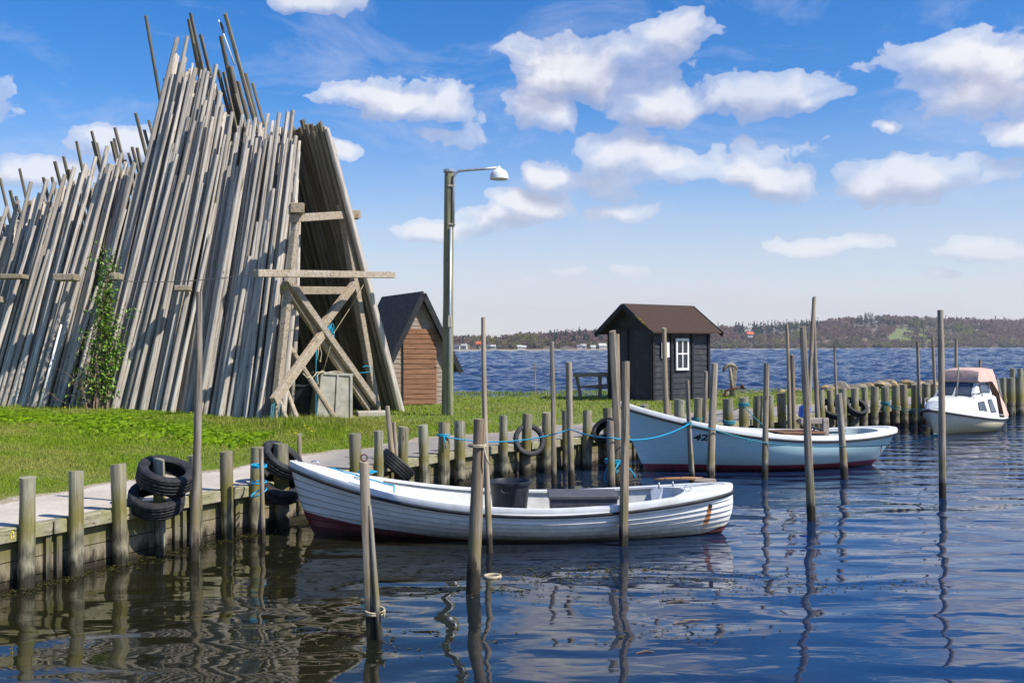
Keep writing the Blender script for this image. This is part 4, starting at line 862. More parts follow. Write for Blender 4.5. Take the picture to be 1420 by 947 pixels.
# ------------------------------------------------------------------ lamp post
lb = aty(620, 578, 26.9); g0 = ground(lb.x, lb.y); lp = thing('lamp_post', 'tall wooden lamp post with a white bell lamp on a bent steel arm', 'street lamp', (lb.x, lb.y, g0))
LY = lb.y
lv = lambda px, py, dy=0: aty(px, py, LY + dy)
roundwood('pole', lv(620, 582), lv(622.6, 238), .155, .13, M['darkpole'] if False else stakemat('lamp_pole_wood', ((.1, .095, .06), (.2, .19, .12), (.3, .28, .2)), (.2, .2, .1), (.2, .2, .1), (-5, -5, -4.8, -5)), None, None, n=14, wob=.002, rings=12, parent=lp)
mb = MB(); mb.tube([lv(622.6, 239), lv(622.6, 235.5)], .155, 14); mb.build('pole_cap', M['steel'], lp)
mb = MB(); arm = [lv(628.5, 315, -.12), lv(629, 262, -.12), lv(629.5, 248, -.12), lv(631.5, 241, -.12), lv(636, 237.5, -.12), lv(645, 236.3, -.12), lv(668, 234.6, -.12), lv(690, 233, -.12)]; mb.tube(arm, .036, 8); mb.build('arm', M['steel'], lp, smooth=True)
mb = MB(); mb.tube([lv(622.5, 582, -.17), lv(625, 315, -.16)], .035, 8); mb.build('conduit', M['steel'], lp, smooth=True)
mb = MB(); mb.box(lv(624, 446, -.17), (.11, .1, .3)); mb.box(lv(626.5, 258, -.12), (.2, .06, .05)); mb.box(lv(626.5, 311, -.12), (.2, .06, .05)); mb.build('junction_box', M['concrete'], lp, bevel=.01)
c_ = lv(692, 233, -.12); rows = []
for dz, r in ((.06, .012), (.03, .03), (-.01, .055), (-.035, .09), (-.05, .13), (-.09, .185), (-.15, .225), (-.22, .245), (-.30, .25), (-.305, .24), (-.2, .22), (-.1, .15)): rows.append([c_ + Vector((r * math.cos(k * math.pi / 12), r * math.sin(k * math.pi / 12), dz)) for k in range(24)])
mb = MB(); mb.grid(rows, closed=True); mb.build('lamp_shade', pm('lamp_enamel', (.72, .73, .74), (.8, .8, .8), ns=3, rough=.3, bs=0), lp, smooth=True, autosm=R(50))
mb = MB(); mb.tube([c_ + Vector((0, 0, -.1)), c_ + Vector((0, 0, -.2)), c_ + Vector((0, 0, -.27))], [.03, .06, .03], 10); mb.build('bulb', M['paper'], lp, smooth=True)

# ------------------------------------------------------------------ stack of long stakes leaning on an A-frame
VB = Vector((.28, .96, 0))
ZF = [(-200, 1.03), (0, .99), (60, .97), (118, .94), (250, .83), (370, .70), (398, .62)]
def zbase(px, base): return interp(px, ZF) - .03 if base is FB else .72
def YF(px): return at(px, interp(px, FB), interp(px, ZF)).y
FB = [(-200, 556), (0, 570), (118, 575), (250, 583), (370, 592), (398, 599)]
BB = [(-200, 546), (0, 552), (250, 558), (374, 563), (565, 573), (620, 576)]
filler = MB()
def lean_pole(xt, yt, m_, base, kf, w, mat, label, group, layer=0., jit=0., fill=False, wt=.72):
    xb = xt; yb = interp(xt, base)
    for _ in range(4): xb = xt - m_ * (yb - yt); yb = interp(xb, base)
    b_ = at(xb + U(-jit, jit), yb, zbase(xb, base)) + VB * layer
    h_ = (yb - yt) * b_.y / 1400; t_ = aty(xt, yt, b_.y + kf * h_)
    r = w / 2 * b_.y / 1400 * .77
    b_ = b_ - (t_ - b_).normalized() * .12
    if fill:
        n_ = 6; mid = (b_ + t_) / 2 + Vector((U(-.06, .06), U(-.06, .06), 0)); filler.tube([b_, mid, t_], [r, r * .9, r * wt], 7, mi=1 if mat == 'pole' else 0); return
    return roundwood('leaning_pole', b_, t_, r, r * wt, M[mat], label, 'pole', group, n=8, wob=U(.002, .011), rings=9, tilt_top=U(-.3, .3))
GF = 'poles leaning on the front of the tall stack'; LFr = 'silvery weathered pole leaning right on the sunlit front of the tall stack'
GL = 'poles leaning on the front of the lower left stack'; LLf = 'grey weathered pole leaning right in the lower stack left of the green shrub'
GR = 'poles of the shaded inner slope behind the X brace'; LRi = 'dark grey pole in the shaded inner slope seen behind the X brace'
GT = 'dark poles sticking up above the tall stack'; LTt = 'dark pole leaning left and sticking up into the sky above the tall stack'
GS = 'dark poles sticking up above the lower left stack'; LSs = 'dark pole tip leaning left above the top edge of the lower left stack'
mF = lambda x: interp(x, [(200, .235), (243, .228), (300, .185), (360, .14), (413, .108)])
topF = [(210, 150), (243, 62), (265, 75), (300, 95), (312, 150), (345, 165), (390, 160), (413, 190)]
named = {0: 'pale pole reaching highest on the left edge of the sunlit front slope'}
hand = [(246, 53, 11), (260, 51, 9), (257, 80, 10), (252, 97, 11), (241, 104, 10), (271, 95, 10), (284, 95, 10), (300, 90, 9), (297, 128, 9), (306, 129, 9), (309, 146, 9), (322, 156, 9), (336, 160, 8), (345, 166, 9), (354, 163, 8), (372, 158, 8), (387, 157, 9), (399, 156, 10), (406, 154, 10), (410, 189, 10), (414, 211, 10), (248, 100, 11), (262, 98, 10), (278, 110, 10), (289, 100, 10), (317, 160, 10), (328, 185, 10), (361, 190, 9), (380, 185, 10), (394, 190, 9), (231, 110, 9), (266, 135, 10)]
for i, (x, y, w) in enumerate(hand):
    o = lean_pole(x, y, mF(x) + U(-.006, .006), FB, .19, w + 1.5, 'pole', LFr, GF, layer=U(0, .12))
    if i == 0: o['label'] = 'pale pole rising highest at the left edge of the sunlit front slope'; del o['group']
for i in range(96):
    x = 236 + (414 - 236) * ((i + U(0, 1)) / 96); y = interp(x, topF) + (20 + 175 * U(0, 1) ** 1.5 if U(0, 1) < .8 else U(180, 330))
    x2 = x - mF(x) * (y - interp(x, topF)) * .5
    lean_pole(x, min(y, 440), mF(x) + U(-.008, .008), FB, .19, U(6.5, 11), 'pole', LFr, GF, layer=U(-.28, .3), jit=3)
for i in range(190):
    x = 226 + 190 * (i + U(0, 1)) / 190; lean_pole(x, interp(x, topF) + U(5, 120), mF(x) + U(-.006, .006), FB, .19, U(7, 10), 'pole', LFr, GF, layer=U(.3, .75), fill=True)
topL = [(-60, 315), (-30, 305), (0, 300), (20, 285), (43, 258), (76, 254), (103, 238), (133, 222), (149, 208), (169, 213), (203, 222), (240, 190)]
handL = [(43, 253, 8), (65, 249, 8), (76, 253, 9), (103, 232, 9), (119, 229, 9), (133, 218, 9), (149, 203, 9), (148, 214, 8), (169, 213, 9), (186, 225, 9), (200, 226, 9), (25, 278, 9), (10, 287, 8), (55, 268, 8), (90, 243, 9), (112, 240, 8), (140, 240, 8), (160, 230, 8), (178, 232, 8), (192, 240, 9)]
mL = lambda x: interp(x, [(-60, .29), (60, .275), (200, .24)])
for x, y, w in handL: lean_pole(x, y, mL(x) + U(-.01, .01), FB, .2, w + 1.5, 'pole', LLf, GL, layer=U(0, .15))
for i in range(68):
    x = -45 + (258 + 45) * (i + U(0, 1)) / 68; y = interp(x, topL) + (8 + 90 * U(0, 1) ** 1.6 if U(0, 1) < .75 else U(80, 200))
    lean_pole(x, y, mL(x) + U(-.013, .013), FB, .2, U(6, 10), 'pole', LLf, GL, layer=U(-.25, .3), jit=3)
for i in range(160):
    x = -60 + 310 * (i + U(0, 1)) / 160; lean_pole(x, interp(x, topL) + U(5, 70), mL(x) + U(-.01, .01), FB, .2, U(7, 9), 'pole', LLf, GL, layer=U(.3, .75), fill=True)
# inner right slope
for i in range(46):
    f = (i + U(.2, .8)) / 46; x = lerp(318, 461, f); y = interp(x, [(318, 190), (420, 168), (445, 172), (461, 178)]) + U(-4, 14) + (14 * U(0, 1) if U(0, 1) < .4 else 0)
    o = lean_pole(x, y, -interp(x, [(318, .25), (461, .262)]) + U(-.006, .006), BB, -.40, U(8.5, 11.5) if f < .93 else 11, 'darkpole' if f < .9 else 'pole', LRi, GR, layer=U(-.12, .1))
    if f >= .9: o['label'] = 'greyish pole at the right outer edge of the stack beside the shed'; o['group'] = 'poles at the right outer edge of the stack'
for i in range(44):
    x = lerp(300, 455, (i + .5) / 44); lean_pole(x, interp(x, [(300, 205), (420, 175), (455, 180)]) + U(0, 10), -.255, BB, -.40, U(10, 13), 'pole', LRi, GR, layer=.25, fill=True)
# tips standing proud of the ridge, leaning left
tips = [(202, 22, .187, 7), (264, 18, .225, 8), (262, 27, .19, 9), (278, 48, .24, 9), (306, 50, .22, 10), (312, 19, .27, 9), (340, 102, .24, 9), (350, 115, .28, 8), (228, 109, .22, 7), (270, 60, .21, 8), (302, 97, .26, 9), (290, 92, .22, 8), (320, 92, .22, 10), (330, 113, .25, 9), (318, 110, .2, 9), (338, 138, .24, 9), (326, 130, .25, 9), (345, 140, .27, 8), (310, 100, .22, 8), (296, 110, .24, 9), (286, 105, .22, 9)]
TL = ['long thin pole standing apart from the others at the upper left of the stack', 'tallest dark pole at the left peak of the stack', None, None, None, 'tallest dark pole at the right peak of the stack, beside the little dark flag']
for i, (x, y, m_, w) in enumerate(tips):
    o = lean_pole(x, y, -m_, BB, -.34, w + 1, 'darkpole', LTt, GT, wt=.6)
    if i < len(TL) and TL[i]: o['label'] = TL[i]; del o['group']
tl = [(-12, 270), (0, 247), (14, 264), (27, 234), (22, 272), (60, 246), (76, 224), (88, 217), (106, 196), (127, 182), (134, 198), (128, 196), (159, 177), (155, 196), (158, 192), (183, 204), (188, 157), (200, 180), (206, 167), (190, 205), (173, 222), (178, 212), (96, 235), (72, 246)]
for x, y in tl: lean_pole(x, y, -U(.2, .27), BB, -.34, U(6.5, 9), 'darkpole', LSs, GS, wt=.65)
for i in range(60):
    x = lerp(-60, 330, (i + .5) / 60); y = interp(x, [(-60, 330), (45, 275), (130, 235), (200, 225), (250, 120), (300, 125), (330, 170)]) + U(0, 25)
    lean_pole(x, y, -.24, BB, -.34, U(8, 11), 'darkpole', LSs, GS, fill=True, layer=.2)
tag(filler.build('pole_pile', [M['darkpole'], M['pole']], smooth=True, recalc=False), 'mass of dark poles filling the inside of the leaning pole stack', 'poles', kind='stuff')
# loose poles inside the open end
for (a_, b_, Y1, Y2, w, lab) in (((467, 584), (392, 465), 24.6, 25.2, 8, 'beige pole slanting across the open end in front of the fish crate'), ((414, 586), (384, 505), 24.2, 25, 7, 'short pole leaning left behind the X brace foot, the longer of two'), ((401, 592), (387, 553), 23.9, 24.3, 7, 'short pole stub by the left foot of the X brace')):
    roundwood('leaning_pole', aty(*a_, Y1), aty(*b_, Y2), w / 2 * Y1 / 1400, w / 2 * Y1 / 1400 * .85, M['beam'], lab, 'pole', n=9, wob=.004)
# rod with flag
a_ = aty(303, 28, 28.6); b_ = aty(325, 90, 28.8); fl = thing('flag_rod', 'thin white rod with a small dark flag at the peak of the stack', 'flag', b_)
mb = MB(); mb.tube([b_, a_], [.03, .022], 6); mb.build('rod', M['paper'], fl, smooth=True)
mb = MB(); p0 = aty(304.5, 30, 28.55); rows = [[aty(304 + k * .8 + dx, 31 + k * 2.6, 28.55 + .03 * math.sin(k + dx)) for dx in (0, 2.5 + .6 * math.sin(k * 1.2), 4.5 - abs(k - 3) * .5)] for k in range(7)]
mb.grid(rows); mb.build('flag', M['tubplastic'], fl)
# timber frame at the open end
fr = thing('pole_rack', 'grey timber A-frame with X brace holding the open end of the pole stack', 'rack', at(384, 590, .7))
Y0, Y1 = 23.75, 28.0
YY = lambda px: lerp(Y0, Y1, (px - 384) / (520 - 384))
fb = lambda px, py, dy=0.: aty(px, py, YY(px) + dy)
along = (aty(520, 575, Y1) - aty(384, 590, Y0)).normalized()
def bm_(name, a_, b_, w, h_, mat='beam', parent=fr, da=0., db=0.):
    m_ = MB(); A_, B_ = fb(*a_, da), fb(*b_, db); m_.beam(A_, B_, w, h_, up=along.cross(Vector((0, 0, 1)))); return m_.build(name, M[mat], parent, bevel=.012)
bm_('post', (378, 600), (413, 285), .17, .15); bm_('post', (524, 580), (473, 284), .22, .17)
bm_('tie_beam', (355, 379), (545, 381.5), .17, .16, da=-.5, db=-1.6); bm_('cross_beam', (405, 303), (497, 297), .2, .16); bm_('cross_beam', (392, 403), (512, 403), .2, .18, da=.3, db=.3)
bm_('brace', (398, 386), (524, 563), .2, .13, da=-.2, db=-.2); bm_('brace', (392, 392), (511, 567), .17, .13, da=.05, db=.05); bm_('brace', (494, 390), (447, 452), .2, .15, da=-.05, db=-.05); bm_('brace', (446, 464), (379, 557), .22, .15, da=-.3, db=-.3)
mb = MB(); mb.box(fb(411, 290, -.1), (.34, .5, .24), Matrix.Rotation(.3, 3, 'Z')); mb.build('beam_end', M['beam'], fr, bevel=.015)
mb = MB(); mb.box(fb(490, 298, -.15), (.3, .3, .22), Matrix.Rotation(.3, 3, 'Z')); mb.build('beam_end', M['beam'], fr, bevel=.015)
for i, (x0, x1, y, dY, w, lab) in enumerate([(78, 107, 385, -.35, .17, 'short beam end poking out of the lower stack, left of the shrub'), (155, 169, 384, -.3, .17, 'short beam end poking out beside the right side of the shrub'), (244, 264, 400, -.35, .13, 'short beam end poking out of the tall front slope'), (-4, 36, 384, -.35, .12, 'flat beam end poking out at the left edge of the lower stack'), (-6, 6, 416, -.3, .16, 'lower beam end poking out at the left edge of the photo')]):
    bx_ = Vector((0, 0, 0)); Yp = bx_.y
    Yp = YF((x0 + x1) / 2 - (575 - y) * .235) + .19 * (575 - y) * 24.5 / 1400 + .05
    A_ = aty(x0, y, Yp + .9); B_ = aty(x1, y + .5, Yp - .6); A_.z = B_.z
    mb = MB(); A2 = aty(x0, y, Yp - .35); B2 = aty(x1, y, Yp - .3); mb.beam(A2, B2, .5, w, up=Vector((0, 0, 1)))
    tag(mb.build('beam_end', M['beam'], loc=A2, bevel=.015), lab, 'beam')
wire = MB(); wire.tube(sag(aty(158, 389, YF(115) + .2), aty(358, 379, 22.9), .1, 20), .011, 5); tag(wire.build('strung_wire', M['wire'], loc=aty(158, 389, 27.35)), 'thin wire strung across the front of the tall pole stack', 'wire')
# crate, tub, slab, ropes below the frame
c_ = aty(458, 578, 25.9); c_.z = .72; cr = thing('fish_crate', 'big dirty white fish crate standing upright inside the open end', 'crate', c_)
rz = Matrix.Rotation(R(28), 3, 'Z') @ Matrix.Rotation(R(4), 3, 'Y')
mb = MB(); rows = []
vs = [Vector((x * k, y * k, z)) for z, k in ((0, 1), (1.18, .86)) for x, y in ((-.5, -.4), (.42, -.4), (.42, .4), (-.5, .4))]
mb.add([c_ + rz @ p for p in vs], [(3,2,1,0),(4,5,6,7),(0,1,5,4),(1,2,6,5),(2,3,7,6),(3,0,4,7)]); mb.build('crate_body', M['crate'], cr, bevel=.03)
mb = MB()
for x in (-.48, .0, .40): mb.beam(c_ + rz @ Vector((x, -.415, .02)), c_ + rz @ Vector((x * .87, -.36, 1.17)), .06, .05, up=rz @ Vector((0, 1, 0)))
for y in (-.37, .05, .37): mb.beam(c_ + rz @ Vector((.435, y, .02)), c_ + rz @ Vector((.375, y * .87, 1.17)), .05, .06, up=rz @ Vector((1, 0, 0)))
mb.box(c_ + rz @ Vector((-.03, 0, 1.19)), (.88, .76, .07), rz); mb.build('rib', M['crate'], cr, bevel=.01)
mb = MB()
for i in range(8):
    for j in range(5): mb.box(c_ + rz @ Vector((.43 - .006 * i, -.25 + .125 * j if j < 2 else -.2 + .13 * j, .15 + .11 * i)), (.02, .028, .028), rz)
mb.build('drain_hole', M['darkhole'], cr)
c_ = aty(418, 576, 26.2); c_.z = .72; tb_ = thing('black_tub', 'black tub in the shade behind the beige slanting pole', 'tub', c_)
mb = MB(); rows = []
for z, r in ((0, .42), (.55, .5), (.85, .53), (.87, .56), (.9, .53), (.5, .46), (.1, .4), (.1, .02)): rows.append([c_ + Vector((r * math.cos(k * math.pi / 12), r * .8 * math.sin(k * math.pi / 12), z)) for k in range(24)])
mb.grid(rows, closed=True); mb.build('tub_body', M['tubplastic'], tb_, smooth=True, autosm=R(40))
c_ = aty(515, 572, 27.2); c_.z = .8; mb = MB(); mb.box(c_, (.8, .5, .16), Matrix.Rotation(.3, 3, 'Z')); tag(mb.build('stone_slab', M['concrete'], loc=c_, bevel=.02), 'pale concrete slab lying under the right post of the frame', 'slab')
def hang(pts, mat, lab, r=.012, Yd=-.35, extra=()):
    m_ = MB()
    for pl_ in (pts, *extra): m_.tube([fb(x, y, Yd) for x, y in pl_], r, 6)
    return tag(m_.build('hanging_rope', M[mat], loc=fb(*pts[0], Yd), smooth=True), lab, 'rope')
loop = [(455 + 4.5 * math.cos(t_) + 4 * math.sin(t_ * .5), 462 + 11 * math.sin(t_)) for t_ in np.linspace(0, 6.28, 20)]
hang(loop, 'bluerope', 'light blue rope loop hung on the crossing of the X brace', extra=[[(x + 3, y - 2) for x, y in loop], [(x + 1, y + 2) for x, y in loop]])
hang([(439, 480), (438, 510), (438, 540), (438, 570), (440, 592)], 'bluerope', 'blue rope hanging down the left side of the fish crate', .010)
hang([(443, 478), (446, 490), (444, 502), (440, 498), (442, 482)], 'palerope', 'pale rope loop hanging below the crossing of the X brace', .012)
hang([(433, 524), (440, 516), (452, 517), (464, 515), (474, 516)], 'palerope', 'pale rope tangle draped over the top of the fish crate', .016, extra=[[(433, 524), (436, 534), (441, 532), (440, 520), (447, 514), (455, 519)], [(432, 522), (426, 524), (420, 518)]])
hang([(508, 388), (490, 420), (464, 460), (448, 516)], 'palerope', 'thin pale cord slanting from the tie beam to the crate', .008)
hang([(390, 378), (405, 412), (430, 450), (440, 474)], 'palerope', 'thin pale cord slanting down from the left end of the tie beam', .008, Yd=-.5)
hang([(374, 590), (377, 562), (384, 557), (390, 560), (392, 592)], 'tealrope', 'teal rope hung at the left foot of the X brace', .012, extra=[[(376, 585), (380, 562), (383, 585)], [(388, 560), (386, 580)]])
hang([(499, 517), (512, 516), (516, 510), (508, 507), (503, 509)], 'bluerope', 'light blue rope tied round the right post of the frame', .010)
mb = MB(); mb.tube([aty(52, 574, YF(52) - .25), aty(85, 450, YF(52) + .2)], [.035, .028], 6); tag(mb.build('blue_white_rod', M['paper'], loc=aty(52, 574, YF(52)), smooth=True), 'thin white rod leaning on the lower stack left of the shrub', 'rod')

# ------------------------------------------------------------------ shrub
sb = thing('leafy_shrub', 'tall green leafy shrub growing up against the pole stack', 'shrub', (*at(140, 576, .93)[:2], .92))
stm = MB(); lf = MB(); SY = lambda py: YF(130) + .2 + interp(py, [(340, .62), (575, -.15)])
def leaf(m_, c_, s_):
    q_ = Matrix.Rotation(U(0, 6.28), 3, 'Z') @ Matrix.Rotation(U(-1.1, 1.1), 3, 'X') @ Matrix.Rotation(U(-.6, .6), 3, 'Y')
    m_.add([c_ + q_ @ Vector(p) * s_ for p in ((0, 0, 0), (.28, .5, .06), (0, 1.15, -.05), (-.28, .5, .06))], [(0, 1, 2), (0, 2, 3)])
for k in range(26):
    x0, y0 = 138 + U(-22, 14), 574; x1 = U(118, 170); y1 = U(342, 500); x1 = lerp(x1, 154, (500 - y1) / 190)
    if k > 20: x1 = U(70, 112); y1 = U(480, 560)
    n_ = 12; pts = []; dY = U(-.5, .05)
    for i in range(n_):
        f = i / (n_ - 1); x = lerp(x0, x1, f) + U(-2, 2); y = lerp(y0, y1, f); pts.append(aty(x, y, SY(y) - .25 + dY * .6))
    stm.tube(pts, [lerp(.022, .006, i / 11) for i in range(12)], 5)
    for i in range(2, n_):
        f = i / (n_ - 1)
        for _ in range(int((13 if k <= 20 else 1.5) * (.4 + f))):
            p = pts[i] + Vector((U(-1, 1), U(-.6, .5), U(-1, 1))) * .16; leaf(lf, p, U(.06, .12))
        if U(0, 1) < .5:
            e_ = pts[i] + Vector((U(-.5, .5), U(-.4, .1), U(.1, .4))); stm.tube([pts[i], pts[i].lerp(e_, .5) + Vector((0, 0, .05)), e_], [.008, .006, .003], 4)
            for _ in range(5 if k <= 20 else 1): leaf(lf, pts[i].lerp(e_, U(.4, 1.05)) + Vector((U(-.05, .05), U(-.05, .05), U(-.05, .05))), U(.06, .12))
pts = [aty(x, y, SY(y) - .5) for x, y in ((140, 470), (160, 455), (176, 436), (183, 432))]; stm.tube(pts, [.012, .01, .007, .004], 5)
for p in pts[1:]:
    for _ in range(12): leaf(lf, p + Vector((U(-.15, .15), U(-.15, .1), U(-.12, .15))), U(.07, .13))
stm.build('stem', M['twig'], sb, recalc=False); lf.build('foliage', M['leaf'], sb, recalc=False)

# ------------------------------------------------------------------ grass and ground cover
def land_ok(P):
    d = kdist(P); i = ((P[:, None, :] - KL[None])**2).sum(2).argmin(1) if len(P) < 20000 else np.concatenate([((P[a:a+15000, None, :] - KL[None])**2).sum(2).argmin(1) for a in range(0, len(P), 15000)])
    w = np.array([pathw(k) for k in i]) + .12
    seg = FL[i] - KL[i]; tt = ((P - KL[i]) * seg).sum(1) / (seg**2).sum(1)
    return d, d - w, tt
def numesh(name, V, F, mats, mi=None):
    me = bpy.data.meshes.new(name); nv = len(V); nf = len(F); k = F.shape[1]
    me.vertices.add(nv); me.vertices.foreach_set('co', V.astype(np.float32).ravel()); me.loops.add(nf * k); me.loops.foreach_set('vertex_index', F.astype(np.int32).ravel())
    me.polygons.add(nf); me.polygons.foreach_set('loop_start', np.arange(0, nf * k, k, dtype=np.int32))
    for m_ in mats: me.materials.append(m_)
    if mi is not None: me.polygons.foreach_set('material_index', mi.astype(np.int32))
    me.update(calc_edges=True); o = bpy.data.objects.new(name, me); COL.objects.link(o); return o
def gmat(name, a, b, dry, tr=.35):
    m, nt, bs_ = newmat(name); pos = coords(nt, 'Object')
    n1 = noise(nt, pos, .55, 4, .6); n2 = noise(nt, pos, 23, 2)
    c = mixc(nt, n2, a, b); c = mixc(nt, ramp(nt, n1, [(.42, 0.), (.62, .8)]), c, dry)
    nt.links.new(c, bs_.inputs['Base Color']); bs_.inputs['Roughness'].default_value = .6; bs_.inputs['Specular IOR Level'].default_value = .25
    tl_ = nd(nt, 'ShaderNodeBsdfTranslucent'); nt.links.new(c, tl_.inputs[0]); mx = nd(nt, 'ShaderNodeMixShader', ins={0: tr}); nt.links.new(bs_.outputs[0], mx.inputs[1]); nt.links.new(tl_.outputs[0], mx.inputs[2])
    nt.links.new(mx.outputs[0], nt.nodes['Material Output'].inputs[0]); return m
def blades(N, reg, hfun, wk, mat, name, label, leafy=False):
    P = np.stack([RNG.uniform(reg[0], reg[1], N), RNG.uniform(reg[2], reg[3], N)], 1)
    keep = RNG.random(N) < np.clip(13 / np.maximum(P[:, 1], 8), 0, 1) ** 1.6; P = P[keep]
    d, e, tt = land_ok(P); keep = (e > RNG.uniform(0, 1, len(P)) ** 2.5 * .4 * (.5 + np.sin(P[:, 0] * 2.7) * np.sin(P[:, 1] * 3.1 + P[:, 0])) - .1) & (tt < .985); P = P[keep]; d = d[keep]; e = e[keep]
    hh = hfun(P, d, e); k2 = hh > .01; P = P[k2]; d = d[k2]; hh = hh[k2]; n = len(P); z = gz(P) - .01
    a = RNG.uniform(0, 6.283, n); w = wk * np.clip(P[:, 1] / 12, .8, 3) * RNG.uniform(.7, 1.3, n); ln = RNG.uniform(0, .6, n) * hh; la = RNG.uniform(0, 6.283, n)
    if leafy: ln = hh * RNG.uniform(.4, 1.6, n)
    B = np.stack([P[:, 0], P[:, 1], z], 1); sd = np.stack([np.cos(a), np.sin(a), 0 * a], 1) * w[:, None]
    Md = B + np.stack([np.cos(la) * ln * .35, np.sin(la) * ln * .35, hh * (.55 if not leafy else .8)], 1); T = B + np.stack([np.cos(la) * ln, np.sin(la) * ln, hh * (1 if not leafy else .75)], 1)
    V = np.stack([B - sd * (.8 if not leafy else .1), B + sd * (.8 if not leafy else .1), Md + sd * (.6 if not leafy else 1), T, Md - sd * (.6 if not leafy else 1)], 1).reshape(-1, 3)
    F = (np.arange(n)[:, None] * 5 + np.array([[0, 1, 2, 3, 4]]))
    o = numesh(name, V, F, [mat]); return tag(o, label, name.replace('_', ' '), kind='stuff')
A0 = np.array(at(0, 570, .99)[:2]); A1 = np.array(at(398, 599, .71)[:2])
def dstack(P):
    ab = A1 - A0; t = np.clip(((P - A0) @ ab) / (ab @ ab), -.5, 1.05); return np.linalg.norm(P - (A0 + t[:, None] * ab), axis=1)
def hgrass(P, d, e):
    s = dstack(P); nz = .5 + .5 * np.sin(P[:, 0] * 2.1 + 1.3 * np.sin(P[:, 1] * 1.7)) * np.sin(P[:, 1] * 2.6)
    h = .022 + .03 * np.clip(e / 1.5, 0, 1) + .022 * nz; h = h + .1 * np.clip(1 - np.abs(s - .3) / 1.6, 0, 1) * (.5 + nz * .7)
    h = h + .16 * np.exp(-((P[:, 0] + 4.6)**2 + (P[:, 1] - 23.0)**2) / 2.2)
    return h * RNG.uniform(.55, 1.35, len(P))
mgr = gmat('grass_blades', (.18, .285, .012), (.29, .385, .03), (.38, .36, .09)); 
blades(560000, (-22, 18, 10, 43), hgrass, .0075, mgr, 'grass', 'short green grass growing on the bank between the path and the water')
blades(620000, (-15, 4, 10.5, 26), lambda P, d, e: hgrass(P, d, e) * .8 * (P[:, 1] < 24.5), .0065, mgr, 'lawn_grass', 'short mown grass of the near bank beside the path')
mgc = gmat('cover_leaves', (.25, .42, .01), (.38, .55, .02), (.27, .42, .02), .55)
def hcov(P, d, e):
    s = dstack(P); side = (P[:, 0] < -5.0); nz = np.sin(P[:, 0] * 1.9) * np.sin(P[:, 1] * 2.3 + P[:, 0]) * .5 + RNG.uniform(-.4, .4, len(P))
    return np.where(side & (s < 1.3 + nz * .9 + 2.6 * RNG.random(len(P)) ** 2) & (e > .8), .06 + .06 * RNG.random(len(P)), 0)
blades(420000, (-20, -4, 18, 34), hcov, .024, mgc, 'ground_cover', 'bright green leafy ground cover along the foot of the pole stack', True)
# dandelions
for i, (x, y) in enumerate([(428, 603), (432, 604), (422, 601), (553, 592), (612, 572), (649, 577), (700, 590), (240, 590), (265, 588), (90, 590), (180, 604), (410, 606), (830, 590)]):
    p = at(x, y, .75); g_ = ground(p.x, p.y); hh = U(.12, .2); dn = thing('dandelion', ['yellow dandelion in the clump of three behind the white boat bow', 'yellow dandelion dotted in the grass of the bank'][i > 2], 'flower', (p.x, p.y, g_), 0, ['clump of dandelions behind the bow', 'dandelions dotted in the grass'][i > 2])
    mb = MB(); c_ = Vector((p.x, p.y, g_ + hh)); mb.add([c_ + Vector((0, 0, .014))] + [c_ + Vector((.028 * (1 if k % 2 else .8) * math.cos(k * .5236), .028 * (1 if k % 2 else .8) * math.sin(k * .5236), 0)) for k in range(12)] + [c_ + Vector((0, 0, -.02))], [(0, 1 + k, 1 + (k + 1) % 12) for k in range(12)] + [(13, 1 + (k + 1) % 12, 1 + k) for k in range(12)]); mb.build('bloom', M['yellow'], dn)
    mb = MB(); mb.tube([Vector((p.x, p.y, g_ - .02)), c_ + Vector((0, 0, -.01))], .004, 5); mb.build('stem', M['leaf'], dn)
# boulders along the outer shore
def rock(c_, r, lab, grp):
    bm = bmesh.new(); bmesh.ops.create_icosphere(bm, subdivisions=2, radius=1); q_ = [Vector((U(-1, 1), U(-1, 1), U(-1, 1))).normalized() for _ in range(7)]; dd = [U(.62, .95) for _ in q_]; sx, sy, sz = U(.8, 1.3), U(.8, 1.2), U(.55, .8)
    for v in bm.verts:
        for n_, d0 in zip(q_, dd):
            k = v.co.dot(n_) - d0
            if k > 0: v.co -= n_ * k
        v.co = Vector((v.co.x * sx, v.co.y * sy, v.co.z * sz)) * r
    me = bpy.data.meshes.new('shore_boulder'); bm.to_mesh(me); bm.free(); me.materials.append(M['boulder']); o = bpy.data.objects.new('shore_boulder', me); COL.objects.link(o); o.location = c_; o.rotation_euler = (0, 0, U(0, 6))
    tag(o, lab, 'boulder', grp)
for i in range(64):
    x = lerp(1002, 1330, (i + U(0, 1)) / 64); Yp = np.interp(x, [1000, 1100, 1200, 1330], [39.3, 41.6, 43.2, 47.5]) + U(-.4, .5); p = aty(x, 540, Yp)
    big = x > 1150; rock(Vector((p.x, Yp, .62 + U(-.05, .12) + (.18 if big else 0))), U(.22, .42) if big else U(.15, .3), 'yellow lichened boulder on the jetty shore behind the row of piles' if big else 'low boulder in the shore edge behind the grass right of the hut', 'boulders on the jetty shore' if big else 'low boulders right of the hut')
